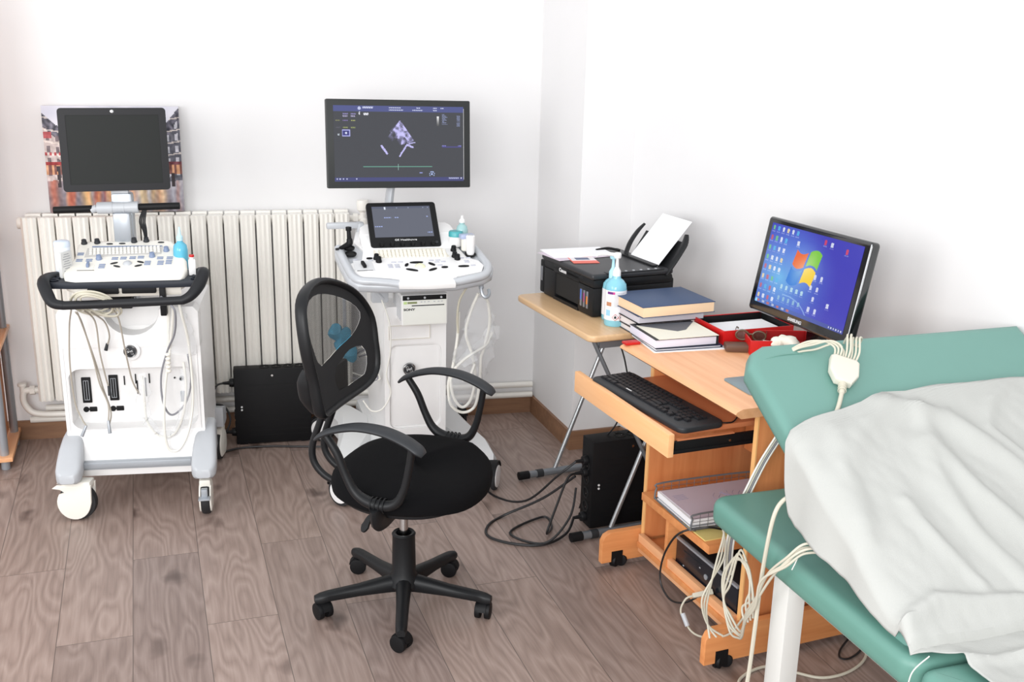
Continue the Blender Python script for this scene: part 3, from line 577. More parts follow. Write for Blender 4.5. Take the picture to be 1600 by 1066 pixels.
b = MB(); b.sph((-.004, .158, -.006), (.021, .021, .016)); obj('trackball', b, mat('pale_yellow_ball', (232, 232, 196), .25), CO)
for x, y, a, l in ((-.012, .187, 0, .024), (-.050, .170, 60, .012), (.040, .170, -50, .015), (-.038, .130, -25, .022), (.036, .128, 28, .018), (.081, .142, 0, .012), (.150, .144, 0, .020), (-.172, .232, 0, .011), (-.210, .175, 0, .0)):
    if l: b = MB(); b.prism([(l * math.cos(R(q)), .0058 * math.sin(R(q))) for q in range(0, 360, 24)], 0, .004, .0012, M=T(x, y, 0) @ RZ(a)); obj('button', b, M_dblack, CO)
b = MB(); b.prism([(-.235, .145), (-.165, .135), (-.168, .215), (-.232, .222)], 0, .001); b.box((-.200, .178, .006), (.012, .040, .012), .004, mi=1, M=T(-.2, .178, 0) @ RZ(8) @ T(.2, -.178, 0)); b.box((-.20, .140, .001), (.055, .002, .001), mi=1); obj('slider', b, [mat('slider_bed', (212, 213, 214), .5), M_dblack], CO)
M_sk = mat('soft_grey_key', (184, 186, 196), .5)
for gx, gy, nx, ny in ((-.108, .178, 1, 3), (-.084, .176, 1, 3), (-.092, .196, 2, 1), (.044, .200, 2, 1), (.062, .186, 1, 1), (.085, .188, 1, 1), (.068, .160, 1, 1), (.158, .212, 2, 1), (.170, .188, 1, 2), (.186, .150, 1, 1), (-.222, .228, 1, 1), (-.170, .215, 1, 1)):
    for i in range(nx):
        for j in range(ny):
            b = MB(); b.box((gx + i * .024, gy - j * .011, .001), (.017, .006, .003), .001, seg=1); obj('soft_key', b, M_sk, CO)
for x, y in ((-.232, .275), (-.232, .325), (.196, .24), (.20, .30)):
    b = MB(); b.lathe([(.013, -.002), (.020, -.002), (.021, .003), (.017, .003), (.016, -.001)], seg=24, M=T(x, y, 0)); b.cyl((x, y, -.004), (x, y, -.001), .016, mi=1); obj('cup_ring', b, [M_dblack, M_seam], CR)
# touch panel
TP = T(-.024, .206, 1.0006) @ RZ(-.6) @ RX(-44.8)
b = MB(); b.prism(rrect(-.129, .129, -.0995, .0995, .012), 0, .018, .004, M=AX); b.box((0, .03, -.02), (.16, .04, .10), .01); tp = obj('touch_panel', b, M_dblack, RM, M=TP)
tx = random.Random(8)
def touch(u, v):
    c = (86, 90, 104)
    if v > .93: c = (72, 78, 100)
    if .905 < v < .985 and .21 < u < .235: c = (225, 232, 245)
    for a, e, w in ((.18, .62, .13), (.37, .62, .07), (.02, .33, .13), (.91, .63, .04), (.90, .12, .08)):
        if a < u < a + w and e < v < e + .035 and int(u * 110) % 4: c = (150, 165, 215)
    for a in (.42, .62, .87, .95):
        if a < u < a + .02 and .93 < v < .965: c = (130, 140, 165)
    return c
M_scr = vcol_mat('lit_screen', .72, .15)
canvas('touch_screen', .216, .136, 110, 60, touch, M_scr, tp, T(-.002, -.001, .012))
text('lettering', 'GE Healthcare', .011, mat('white_print', (222, 222, 222), .5), tp, FACE(0, -.0006, -.0685), sx=1.25)
for k in range(6):
    b = MB(); b.cyl((-.090 + k * .0375, -.001, -.088), (-.090 + k * .0375, -.016, -.088), .0085, .0075, seg=20, bev=.001); o = obj('knob', b, M_dblack, tp)
b = MB(); b.cyl((.112, -.001, -.083), (.112, -.003, -.083), .006); obj('emblem', b, M_charcoal, tp)
# main monitor
MM = T(-.019, .303, 1.281) @ RZ(2) @ RX(-6.3) @ RY(.8)
b = MB(); b.prism(rrect(-.268, .268, -.1595, .1595, .005), -.0, .028, .003, M=AX); b.box((0, .04, -.02), (.24, .03, .17), .012); mo = obj('monitor', b, mat('monitor_black', (44, 46, 46), .45, spec=.3), RM, M=MM)
rnd = random.Random(2); PX = {}
def echo(u, v):
    y = 1 - v; c = (50, 52, 58)
    if y < .075: c = (66, 74, 132)
    if y > .945: c = (52, 56, 112)
    def dash(x0, x1, y0, y1, col, k=2):
        nonlocal c
        if x0 < u < x1 and y0 < y < y1 and (int(u * 300) * 7 + int(y * 150) * 3) % 5 >= k: c = col
    for x0, x1, y0, y1 in ((.22, .30, .012, .035), (.42, .51, .015, .032), (.42, .53, .045, .062), (.63, .66, .015, .03), (.60, .68, .045, .06), (.76, .79, .015, .03), (.76, .79, .045, .06), (.82, .845, .015, .03)): dash(x0, x1, y0, y1, (205, 210, 240), 1)
    if (u - .195) ** 2 + ((y - .035) * .58) ** 2 < .00016: c = (190, 196, 232)
    dash(.225, .265, .095, .125, (240, 240, 250), 1); dash(.19, .20, .08, .12, (230, 230, 240), 1)
    for x0 in (.07, .13):
        dash(x0, x0 + .04, .10, .118, (150, 140, 200)); dash(x0, x0 + .035, .13, .15, (190, 180, 220)); 
    for x0, cc in ((.015, (150, 150, 90)), (.07, (140, 120, 190)), (.13, (196, 200, 110))): dash(x0, x0 + .035, .19, .205, cc); dash(x0, x0 + .035, .28, .295, (150, 160, 90) if x0 > .05 else (80, 80, 90))
    if .063 < u < .122 and .315 < y < .405: c = (44, 44, 120) if .068 < u < .117 and .325 < y < .395 else (176, 178, 240)
    if (u - .092) ** 2 + ((y - .36) * .58) ** 2 < .00006: c = (220, 225, 250)
    dash(.03, .045, .37, .39, (190, 200, 210), 1)
    if .79 < u < .806 and .13 < y < .26: k = 1 - (y - .13) / .14; c = tuple(50 + 200 * k for _ in range(3))
    for k in range(8):
        y0 = .10 + k * .0185; dash(.83, .85 + (k * 37 % 5) * .006, y0, y0 + .011, (140, 150, 190)); dash(.945, .975, y0 + .02, y0 + .031, (140, 150, 190))
    dash(.825, .86, .515, .53, (130, 130, 210), 1); dash(.955, .985, .515, .53, (130, 130, 210), 1)
    if .83 < u < .985 and .532 < y < .548: c = (62, 58, 124)
    # sector echo image
    dx, dy = (u - .503), (y - .185) * .585; r = math.hypot(dx, dy); a = math.degrees(math.atan2(dx, dy)) if r > 1e-4 else 0
    if r < .30 and abs(a) < 43:
        n = noise.noise(Vector((u * 32, y * 20, 1))); f = noise.noise(Vector((a * .35, r * 190, 2))); g = 0
        body = max(0, 1 - r / .19) if -36 < a < 35 else 0
        g = body * 1.6 + (.8 if .05 < r < .19 and -8 < a < 34 else 0) + (.35 if .03 < r < .12 and a < -6 else 0)
        g *= max(0, .55 + .9 * n + .5 * f)
        if .145 < r < .20 and -20 < a < 2: g *= .3
        for (x1, y1), (x2, y2), w in (((.50, .66), (.555, .51), .006), ((.555, .51), (.60, .545), .007), ((.57, .50), (.615, .48), .004), ((.465, .31), (.52, .36), .005), ((.52, .36), (.565, .45), .006), ((.36, .53), (.40, .63), .008)):
            ex, ey = x2 - x1, (y2 - y1) * .585; q = max(0, min(1, ((u - x1) * ex + (y - y1) * .585 * ey) / (ex * ex + ey * ey))); d = math.hypot(u - x1 - ex * q, (y - y1) * .585 - ey * q)
            if d < w * (1 + .6 * f): g = max(g, .95 + .4 * f)
        if g > .08: g = min(1, g); c = (50 + 150 * g, 50 + 145 * g, 66 + 186 * g)
    if abs(y - .805) < .0045 and .215 < u < .75: c = (92, 150, 132)
    if (abs(u - .484) < .0013 or abs(u - .75) < .0013) and .765 < y < .85: c = (150, 190, 180)
    d = math.hypot(u - .748, (y - .905) * .585)
    if d < .007 or (.016 < d < .022 and int(math.degrees(math.atan2(u - .748, y - .905)) / 30) % 2): c = (180, 200, 250)
    dash(.65, .675, .88, .895, (150, 160, 230), 0)
    for x0 in (.018, .04, .065, .092, .165):
        if (u - x0) ** 2 + ((y - .965) * .585) ** 2 < .00003: c = (200, 205, 240)
    dash(.88, .96, .955, .972, (180, 184, 225), 1)
    if (u - .98) ** 2 + ((y - .962) * .585) ** 2 < .00003: c = (220, 220, 240)
    return c
canvas('screen', .484, .272, 300, 168, echo, M_scr, mo, T(0, -.0008, .001))
b = MB(); b.box((.2425, -.001, .0), (.0012, .001, .26)); obj('screen_edge_glint', b, MATS['painted_glint'], mo)  # same painted glint along this screen's right edge
b = MB(); b.tube([(-.06, .33, .90), (-.06, .335, 1.0), (-.052, .34, 1.09), (-.035, .35, 1.17), (-.02, .35, 1.25)], [.036, .036, .034, .030, .03], 12, 5, flat=(1, .45)); obj('monitor_arm', b, M_lgrey, RM)
b = MB(); b.tube([(-.17, .30, .985), (-.285, .30, .985)], .012, 12, 1); b.box((-.235, .30, .985), (.12, .028, .022), .006); b.box((-.17, .31, .96), (.03, .05, .07), .01); obj('rear_handle', b, M_lgrey, RM)
# video printer under the console
vp = T(.014, .10, .727)
b = MB(); b.box((0, 0, 0), (.166, .19, .112), .003); po = obj('video_printer', b, M_white, RM, M=vp, label='white box printer mounted under the console')
b = MB(); b.box((0, -.0965, -.008), (.158, .004, .09), .001); obj('front_plate', b, mat('front_ivory', (226, 227, 220), .4), po)
b = MB(); b.box((0, -.096, .045), (.158, .004, .018), .001)
for x in (-.06, 0, .06): b.cyl((x, -.097, .045), (x, -.100, .045), .004, mi=1)
obj('latch_strip', b, [M_dblack, M_lgrey], po)
b = MB(); b.box((-.045, -.099, .028), (.034, .001, .007)); obj('display', b, mat('lcd_olive', (132, 142, 96), .4), po); b = MB(); b.box((-.070, -.099, .028), (.012, .001, .009)); obj('power_button', b, mat('pale_green', (196, 222, 150), .5), po)
b = MB(); b.box((.012, -.099, .017), (.118, .001, .0035)); 
obj('paper_slot', b, M_charcoal, po)
for x in (-.012, .0, .014, .035, .05, .062): b = MB(); b.box((x, -.099, .030), (.007, .002, .003), .0005); obj('button', b, M_lgrey, po)
text('lettering', 'SONY', .011, M_charcoal, po, FACE(-.056, -.0990, .003), bold=True, sx=1.4)
b = MB()
for k in range(7): b.box((-.0835, -.075 + k * .024, 0), (.001, .010, .085))
obj('side_vent', b, M_lgrey, po)
b = MB(); b.box((-.13, .12, .76), (.06, .05, .05), .006); b.cyl((-.155, .10, .79), (-.12, .10, .75), .008); obj('cable_bracket', b, M_lgrey, RM)
b = MB(); b.cyl((.212, -.02, .845), (.212, -.035, .805), .009); b.tube([(.212, -.03, .81), (.215, -.04, .785), (.228, -.045, .775), (.24, -.04, .785), (.24, -.03, .80)], .0065, 8, 4); obj('cable_hook', b, M_silver, RM)
# probe, bottles on the console
CQw = RMm @ CQ
p = CQw @ Vector((-.232, .322, .0)); t = thing('ultrasound_probe', 'black probe with upright cable grip resting in the left cup', 'probe', p, R(-3))
b = MB(); b.tube([(-.035, -.022, .006), (-.01, -.005, .012), (.002, .0, .02), (.002, .002, .035)], [.006, .010, .012, .010], 12, 5); b.cyl((.002, .002, .03), (.0, .003, .066), .0085, .007, bev=.001); b.cyl((.0, .003, .064), (.0, .003, .078), .0105, bev=.002); obj('grip', b, M_dblack, t)
b = MB(); b.tube([(-.04, -.024, .005), (-.05, -.028, .004)], .0045, 10, 1); obj('cable', b, M_bcable, t)
p = CQw @ Vector((.186, .335, .0)); t = thing('gel_bottle', 'clear pale teal pump bottle behind the right end of the console', 'bottle', p)
b = MB(); b.lathe([(0, 0), (.02, 0), (.022, .005), (.022, .05), (.018, .065), (.010, .072), (.010, .08), (0, .08)]); obj('body', b, mat('pale_teal_bottle', (166, 206, 206), .15, alpha=.8), t)
b = MB(); b.lathe([(.011, .078), (.011, .088), (.006, .092), (.004, .104), (0, .104)]); obj('cap', b, M_white, t)
p = CQw @ Vector((.158, .315, .0)); t = thing('gel_tub', 'low teal lidded tub on the right end of the console', 'tub', p)
b = MB(); b.lathe([(0, 0), (.022, 0), (.024, .004), (.024, .04), (0, .04)]); obj('body', b, M_white, t); b = MB(); b.lathe([(.026, .036), (.026, .052), (.023, .056), (0, .056)]); obj('lid', b, mat('teal_lid', (70, 160, 165), .35), t)
p = CQw @ Vector((.190, .275, .0)); t = thing('gel_bottle', 'short white jar with a lilac-grey lid beside the touch panel', 'bottle', p)
b = MB(); b.lathe([(0, 0), (.018, 0), (.020, .004), (.020, .045), (0, .047)]); obj('body', b, M_cream, t); b = MB(); b.box((0, .0, .052), (.052, .036, .016), .004); obj('lid', b, mat('lilac_grey_lid', (170, 180, 208), .35), t)
p = CQw @ Vector((.196, .238, .0)); t = thing('gel_bottle', 'narrow white bottle standing upside down in the front right cup', 'bottle', p)
b = MB(); b.lathe([(0, 0), (.012, 0), (.015, .008), (.0165, .06), (.0165, .068), (.014, .071), (0, .071)]); obj('body', b, M_white, t); b = MB(); b.cyl((0, 0, .070), (0, 0, .073), .010); obj('base', b, M_lgrey, t)
# sleeved probe cables on the hook
t = thing('sleeved_probe', 'looped white probe cables in clear plastic film hanging from the console hook', 'probe', WR(.22, .02, .78))
def wr(pts): return [WR(*p) for p in pts]
for pts in ([(.21, .0, .78), (.185, .02, .70), (.175, .04, .62), (.20, .05, .54), (.215, .05, .45), (.20, .05, .36), (.165, .05, .33), (.13, .05, .38), (.125, .05, .46), (.17, .04, .52), (.25, .04, .57), (.275, .04, .62)],
            [(.22, .0, .78), (.25, .02, .74), (.262, .03, .66), (.25, .04, .58), (.235, .05, .52)], [(.15, .05, .70), (.148, .06, .60), (.13, .06, .48), (.115, .06, .42), (.125, .06, .34), (.17, .06, .305), (.215, .05, .33), (.232, .05, .42), (.236, .05, .52)],
            [(.16, .03, .44), (.19, .03, .46), (.21, .04, .50)]):
    child_cable(t, 'cable', wr(pts), .0055, M_wcable)
child_cable(t, 'cable', wr([(.165, .0, .80), (.145, .02, .75), (.142, .04, .68), (.148, .05, .62)]), .0042, M_beige)
film(t, 'plastic_sleeve', wr([(.222, .0, .765), (.22, .02, .70), (.225, .03, .62), (.21, .04, .54), (.19, .05, .46), (.175, .05, .38), (.17, .05, .32)]), [.015, .05, .06, .075, .06, .06, .05], 3, .4, 20)
film(t, 'plastic_sleeve', wr([(.16, .05, .50), (.22, .045, .55), (.27, .04, .60), (.285, .04, .66)]), [.02, .035, .035, .02], 11, .4)
cable('printer_cable', wr([(-.13, .10, .76), (-.10, .08, .66), (-.10, .07, .56), (-.115, .07, .47), (-.10, .07, .40), (-.13, .07, .34), (-.17, .08, .33), (-.20, .09, .37)]), .0028, M_wcable, 'thin white cable looping beside the newer machine, behind the office chair')
b = MB(); rnd = random.Random(4)
for k, (x, y, z) in enumerate(((-.285, .15, .62), (-.265, .14, .57), (-.235, .14, .54), (-.255, .15, .60))): b.sph((x, y, z), (.028, .016, .034), seg=14)
b = b.bm
for v in b.verts: v.co += Vector((noise.noise(v.co * 40), noise.noise(v.co * 40 + Vector((9, 0, 0))), noise.noise(v.co * 40 + Vector((0, 9, 0))))) * .012
mb = MB(); mb.bm = b; o = obj('disposable_glove', mb, mat('blue_nitrile', (78, 160, 190), .45), None, M=RMm); tag(o, 'crumpled blue disposable gloves seen through the chair mesh', 'glove')
t = thing('sleeved_probe', 'bundled lead wires in clear film seen through the lower chair mesh', 'cable', WR(-.22, .16, .5))
for k in range(5): child_cable(t, 'cable', wr([(-.24 + .012 * k, .15, .52), (-.19 + .01 * k, .14, .56 - .01 * k), (-.14 - .006 * k, .14, .50), (-.17 + .01 * k, .14, .43), (-.23, .15, .38 + .02 * k)]), .003, M_gcable if k % 2 else M_wcable)
b = MB(); b.box((-.25, .18, .66), (.012, .012, .22), .003); b.tube([(-.25, .18, .76), (-.20, .2, .80), (-.15, .2, .78)], .006, 8, 4); obj('side_bracket', b, M_lgrey, RM)
# ================================================================ BATTERY BACKUP BOXES
def ups(label, loc, rz, nside, depth=.085):
    t = thing('power_supply_box', label, 'power supply', loc, R(rz), None); w, d, h = (.31, depth, .325)
    b = MB(); b.box((w / 2, d / 2, h / 2 + .004), (w, d, h), .004)
    for k in range(11): b.box((w / 2 + .02, .0005, .04 + k * .022), (w * .8, .0012, .0018))
    for x in (.03, w - .03): b.box((x, d / 2, .003), (.03, d * .8, .006))
    o = obj('case', b, M_dblack, t)
    for k in range(4):
        b = MB(); M = T(.125 + k * .048, d / 2, h + .004); b.lathe([(.021, .0), (.021, .003), (.0175, .003), (.0165, -.006), (0, -.006)], seg=24, M=M)
        for s in (-1, 1): b.cyl(M @ Vector((s * .008, 0, -.005)), M @ Vector((s * .008, 0, -.002)), .002)
        b.cyl(M @ Vector((0, -.010, -.005)), M @ Vector((0, -.010, .004)), .0022, mi=1); obj('socket', b, [M_seam, M_chrome], t)
    for k in range(nside):
        b = MB(); M = T(0, d / 2, .075 + k * .052) @ RY(-90); b.lathe([(.021, .0), (.021, .003), (.0175, .003), (.0165, -.006), (0, -.006)], seg=24, M=M); b.cyl(M @ Vector((0, -.010, -.005)), M @ Vector((0, -.010, .004)), .0022, mi=1); obj('socket', b, [M_seam, M_chrome], t)
    for z in (.155, .168): b = MB(); b.cyl((.028, .0005, z), (.028, -.002, z), .004); obj('indicator', b, mat('indicator_white', (220, 220, 220), .4), t)
    b = MB(); b.cyl((.155, .0005, h - .025), (.155, -.002, h - .025), .0045); obj('emblem', b, M_chrome, t)
    return t, T(*loc) @ RZ(rz)
u1, U1 = ups('black power supply box against the radiator, behind the chair', (.287, 4.312, 0), -6, 2, .062)
u2, U2 = ups('black power supply box standing under the printer table', (1.405, 3.172, 0), 3, 4)
def plug(par, x, y, z, dirx=-1, l=.045):
    b = MB(); b.cyl((x, y, z), (x + dirx * .018, y, z), .018, .016, seg=20, bev=.002); b.cyl((x + dirx * .016, y, z), (x + dirx * l, y, z), .008, .005, seg=14); return obj('plug', b, M_black, par)
for tt, zs in ((u1, (.045, .262)), (u2, (.035, .205, .25))):
    for z in zs: plug(tt, -.001, .042, z)
def wu(U, pts): return [U @ Vector(p) for p in pts]
cable('power_cable', wu(U1, [(-.044, .042, .262), (-.075, .03, .25), (-.10, 0, .18), (-.115, -.04, .08), (-.11, -.06, .01)]), .0042, M_bcable, 'black power cord arching from the top of the box by the radiator', 'cable')
cable('power_cable', wu(U1, [(-.044, .042, .045), (-.075, .02, .07), (-.105, .0, .13), (-.085, -.01, .185), (-.04, -.02, .18), (-.02, -.03, .12), (-.06, -.05, .05), (-.12, -.06, .006), (-.22, -.05, .006)]), .0042, M_bcable, 'black power cord in an upright loop beside the box by the radiator', 'cable')
cable('floor_cable', [(.18, 4.20, .006), (.28, 4.26, .006), (.40, 4.255, .006), (.52, 4.22, .006), (.62, 4.19, .006)], .004, M_bcable, 'black cord lying on the floor in front of the radiator box', 'cable')
cable('power_cable', wu(U2, [(-.044, .042, .205), (-.08, .03, .195), (-.13, .01, .10), (-.17, -.01, .02), (-.12, .06, .006), (-.02 - .10, .14, .006), (-.28, .06, .006), (-.20, -.06, .01), (-.10, -.04, .08), (-.05, .02, .16)]), .0042, M_bcable, 'black power cord tangled in a small loop by the box under the printer table', 'cable')
cable('power_cable', wu(U2, [(-.044, .042, .035), (-.10, -.02, .012), (-.20, -.06, .006), (-.30, -.02, .006), (-.36, .06, .006), (-.33, .14, .006), (-.25, .19, .01), (-.13, .12, .09), (-.044, .042, .195)]), .0048, M_bcable, 'thick black power cord sweeping a wide loop left of the box under the printer table', 'cable')
cable('floor_cable', wu(U2, [(-.044, .042, .25), (-.10, .06, .20), (-.17, .18, .06), (-.22, .36, .006), (-.24, .56, .006), (-.27, .75, .006), (-.35, .95, .006), (-.42, 1.02, .006)]), .0042, M_bcable, 'black cord trailing along the floor from the newer machine to the right box', 'cable')
# ================================================================ OFFICE CHAIR
t = thing('office_chair', 'black mesh-backed swivel office chair with armrests on a five-star base', 'chair', (.66, 2.855, 0), R(-35))
Ci = (T(.66, 2.855, 0) @ RZ(-35)).inverted()
cast = [(.413, 2.855, 200), (.567, 3.103, 75), (.845, 3.0, 60), (.870, 2.719, 150), (.597, 2.621, 220)]
b = MB(); b.lathe([(0, .07), (.045, .07), (.05, .08), (.043, .105), (.036, .12), (.034, .235), (.036, .242), (.032, .247), (.024, .245), (.024, .23), (0, .23)], seg=32); obj('hub', b, M_black, t)
for x, y, a in cast:
    p = Ci @ Vector((x, y, 0)); d = Vector((p.x, p.y, 0)); L_ = d.length + .012; d.normalize(); s = Vector((-d.y, d.x, 0)); b = MB(); rings = []
    for u, w, zb_, zt_ in ((.02, .026, .062, .110), (.06, .022, .062, .104), (.14, .019, .062, .092), (L_ - .03, .0175, .058, .084), (L_ - .005, .0165, .052, .080), (L_ + .012, .012, .054, .074)):
        rings.append([d * u + s * (w * cx) + Vector((0, 0, zb_ + (zt_ - zb_) * cz)) for cx, cz in ((-.85, 0), (.85, 0), (1, .25), (.95, .7), (.55, .97), (0, 1.04), (-.55, .97), (-.95, .7), (-1, .25))])
    b.loft(rings); leg_ = obj('leg', b, M_black, t)
    M = T(p.x, p.y, 0) @ RZ(a + 35); b = MB(); r = .026
    for q in (-1, 1): b.cyl(M @ Vector((q * .006, 0, r)), M @ Vector((q * .023, 0, r)), r, seg=28, bev=.004)
    b.cyl(M @ Vector((-.006, 0, r)), M @ Vector((.006, 0, r)), .009); b.loft([[M @ Vector((x_, (r + .003) * math.cos(R(g)), r + (r + .003) * math.sin(R(g)))) for x_ in (-.012, .012)] + [M @ Vector((x_, (r - .001) * math.cos(R(g)), r + (r - .001) * math.sin(R(g)))) for x_ in (.012, -.012)] for g in range(10, 171, 16)])
    b.cyl((p.x, p.y, r * 1.6), (p.x, p.y, .066), .010); obj('caster', b, M_dblack, leg_)
b = MB(); b.cyl((0, 0, .23), (0, 0, .385), .0135, seg=24); obj('gas_column', b, M_chrome, t)
b = MB(); b.box((.01, 0, .388), (.16, .12, .03), .008); b.tube([(.02, -.02, .38), (-.02, -.07, .365), (-.055, -.09, .33)], .0045, 8, 4); b.prism([(.012 * math.cos(R(a)) * (1.0 + .3 * (a > 180)), .028 * math.sin(R(a))) for a in range(0, 360, 20)], -.004, .004, .002, M=T(-.075, -.10, .308) @ RZ(-30) @ RX(55)); obj('mechanism', b, M_black, t)
so = [(-.19, -.02), (-.175, -.12), (-.12, -.20), (-.03, -.245), (.08, -.25), (.17, -.215), (.235, -.13), (.258, 0), (.235, .13), (.17, .215), (.08, .25), (-.03, .245), (-.12, .20), (-.175, .12)]
def smooth2(P, k=4):
    n = len(P); Q = []
    for i in range(n):
        p0, p1, p2, p3 = (Vector(P[(i + j) % n]) for j in (-1, 0, 1, 2))
        for q in range(k): u = q / k; v = .5 * ((2 * p1) + (p2 - p0) * u + (2 * p0 - 5 * p1 + 4 * p2 - p3) * u * u + (3 * p1 - p0 - 3 * p2 + p3) * u ** 3); Q.append((v.x, v.y))
    return Q
so = smooth2(so); b = MB(); cx, cy = .03, .0
b.loft([[(cx + (x - cx) * s, cy + (y - cy) * s, z - .02 * max(0, x - .15) / .1 * (z > .42)) for x, y in so] for s, z in ((.85, .412), (.95, .416), (.99, .425), (1, .44), (.985, .458), (.94, .470), (.85, .479), (.7, .484), (.4, .487), (.05, .488))])
obj('seat', b, mat('black_woven_fabric', (9, 9, 11), .95, var=.25, scale=900, bump=.25, spec=.15), t)
b = MB(); b.prism([(cx + (x - cx) * .88, y * .88) for x, y in so], .398, .418, .004); obj('seat_pan', b, M_black, t)
def bx_(y, z): k = 1 - min(1, max(0, (z - .62) / .36)); return -.215 + .045 * k + .6 * y * y
OUT = smooth2([(-.245, .955), (-.20, 1.002), (-.09, 1.012), (.02, .988), (.11, .948), (.165, .90), (.198, .84), (.20, .77), (.195, .70), (.155, .658), (.05, .645), (-.16, .655), (-.205, .685), (-.222, .77), (-.25, .86)])
WA = smooth2([(-.205, .950), (-.165, .978), (-.085, .978), (.012, .952), (.10, .913), (.145, .872), (.130, .84), (.085, .815), (.01, .802), (-.137, .787), (-.185, .84), (-.21, .905)])
WB = smooth2([(-.045, .745), (.011, .763), (.063, .778), (.13, .772), (.149, .734), (.134, .693), (.1, .682), (-.035, .683)])
bk = MB(); bk.tube([(bx_(y, z) - .012, y, z) for y, z in OUT[::2]], .0165, 12, 2, True, flat=(.62, 1.05)); 
BK = obj('backrest', bk, M_black, t)
def sheet_fill(loops, fn, cuts=3):
    bm = bmesh.new()
    for L_ in loops:
        vs = [bm.verts.new((0, y, z)) for y, z in L_]
        for i in range(len(vs)): bm.edges.new((vs[i], vs[(i + 1) % len(vs)]))
    bmesh.ops.triangle_fill(bm, use_beauty=True, use_dissolve=False, edges=bm.edges[:], normal=(1, 0, 0))
    bmesh.ops.subdivide_edges(bm, edges=bm.edges[:], cuts=cuts, use_grid_fill=True)
    for v in bm.verts: v.co.x = fn(v.co.y, v.co.z)
    m = MB(); m.bm = bm; return m
obj('back_fabric', sheet_fill([OUT[::2], WA[::2], WB[::2]], lambda y, z: bx_(y, z) - .006), mat('black_back_fabric', (22, 22, 24), .8, var=.2, scale=600, bump=.2), BK)
m, nt, bb = node_mat('chair_mesh'); tc = N(nt, 'TexCoord'); sx_ = N(nt, 'SeparateXYZ'); nt.links.new(tc.outputs['Object'], sx_.inputs[0]); prev = []
for ax, fq in (('Y', 1500.), ('Z', 1250.)):
    k = N(nt, 'Math', operation='MULTIPLY'); k.inputs[1].default_value = fq; nt.links.new(sx_.outputs[ax], k.inputs[0]); sn = N(nt, 'Math', operation='SINE'); nt.links.new(k.outputs[0], sn.inputs[0]); prev.append(sn)
ml = N(nt, 'Math', operation='MULTIPLY'); nt.links.new(prev[0].outputs[0], ml.inputs[0]); nt.links.new(prev[1].outputs[0], ml.inputs[1]); gt = N(nt, 'Math', operation='LESS_THAN'); gt.inputs[1].default_value = .30; nt.links.new(ml.outputs[0], gt.inputs[0])
bb.inputs['Base Color'].default_value = lin((30, 29, 28)); bb.inputs['Roughness'].default_value = .6; nt.links.new(gt.outputs[0], bb.inputs['Alpha'])
for L_ in (WA, WB): obj('back_mesh', sheet_fill([L_[::2]], lambda y, z: bx_(y, z) - .008, 2), m, BK)
b = MB()
for pts in ([(-.190, -.222, .80), (-.200, -.215, .76), (-.200, -.202, .71), (-.188, -.180, .665)],): b.tube(pts, [.010, .022, .022, .012], 10, 5, flat=(.7, 1))
b.box((-.215, -.0, .70), (.03, .14, .10), .012)
obj('back_brace', b, M_black, BK)
for y in (-.04, .04):
    b = MB(); b.tube([(-.205, y, .74), (-.215, y, .66), (-.245, y, .58), (-.272, y, .50), (-.265, y, .445), (-.22, y, .405), (-.14, y, .39), (-.02, y, .385)], .0105, 12, 6); obj('back_support_tube', b, M_black, t)
for s in (-1, 1):
    Y_ = s * .265; b = MB(); z0 = .002 if s > 0 else 0
    b.tube([(-.118, Y_, .640), (-.085, Y_, .59), (-.06, Y_, .53), (-.035, Y_, .485), (.0, Y_, .462), (.045, Y_, .455), (.085, Y_, .468), (.108, Y_, .51), (.122, Y_, .57), (.132, Y_, .632)], [.012, .013, .013, .015, .018, .018, .016, .013, .012, .012], 12, 6, flat=(1.0, .85))
    b.tube([(.03, Y_, .452), (.03, Y_ - s * .01, .42), (.03, Y_ - s * .05, .392), (.03, Y_ - s * .14, .388)], [.024, .028, .02, .018], 12, 5, flat=(1.5, .6))
    for k in range(4): b.tube([(.016 + k * .012 + .0, Y_ + .019 * math.cos(R(a)), .456 + .0195 * math.sin(R(a))) for a in range(0, 360, 45)], .0022, 6, 2, True)
    o = obj('armrest', b, M_black, t)
    o.location = (.028 if s > 0 else 0, 0, 0); b = MB(); b.tube([(-.148, Y_, .622), (-.125, Y_, .640), (-.08, Y_, .660), (-.02, Y_, .673), (.05, Y_, .670), (.11, Y_, .652), (.150, Y_, .630), (.165, Y_, .618)], [.010, .020, .023, .025, .027, .028, .027, .016], 16, 6, flat=(1.0, .42)); obj('arm_pad', b, M_charcoal, o)
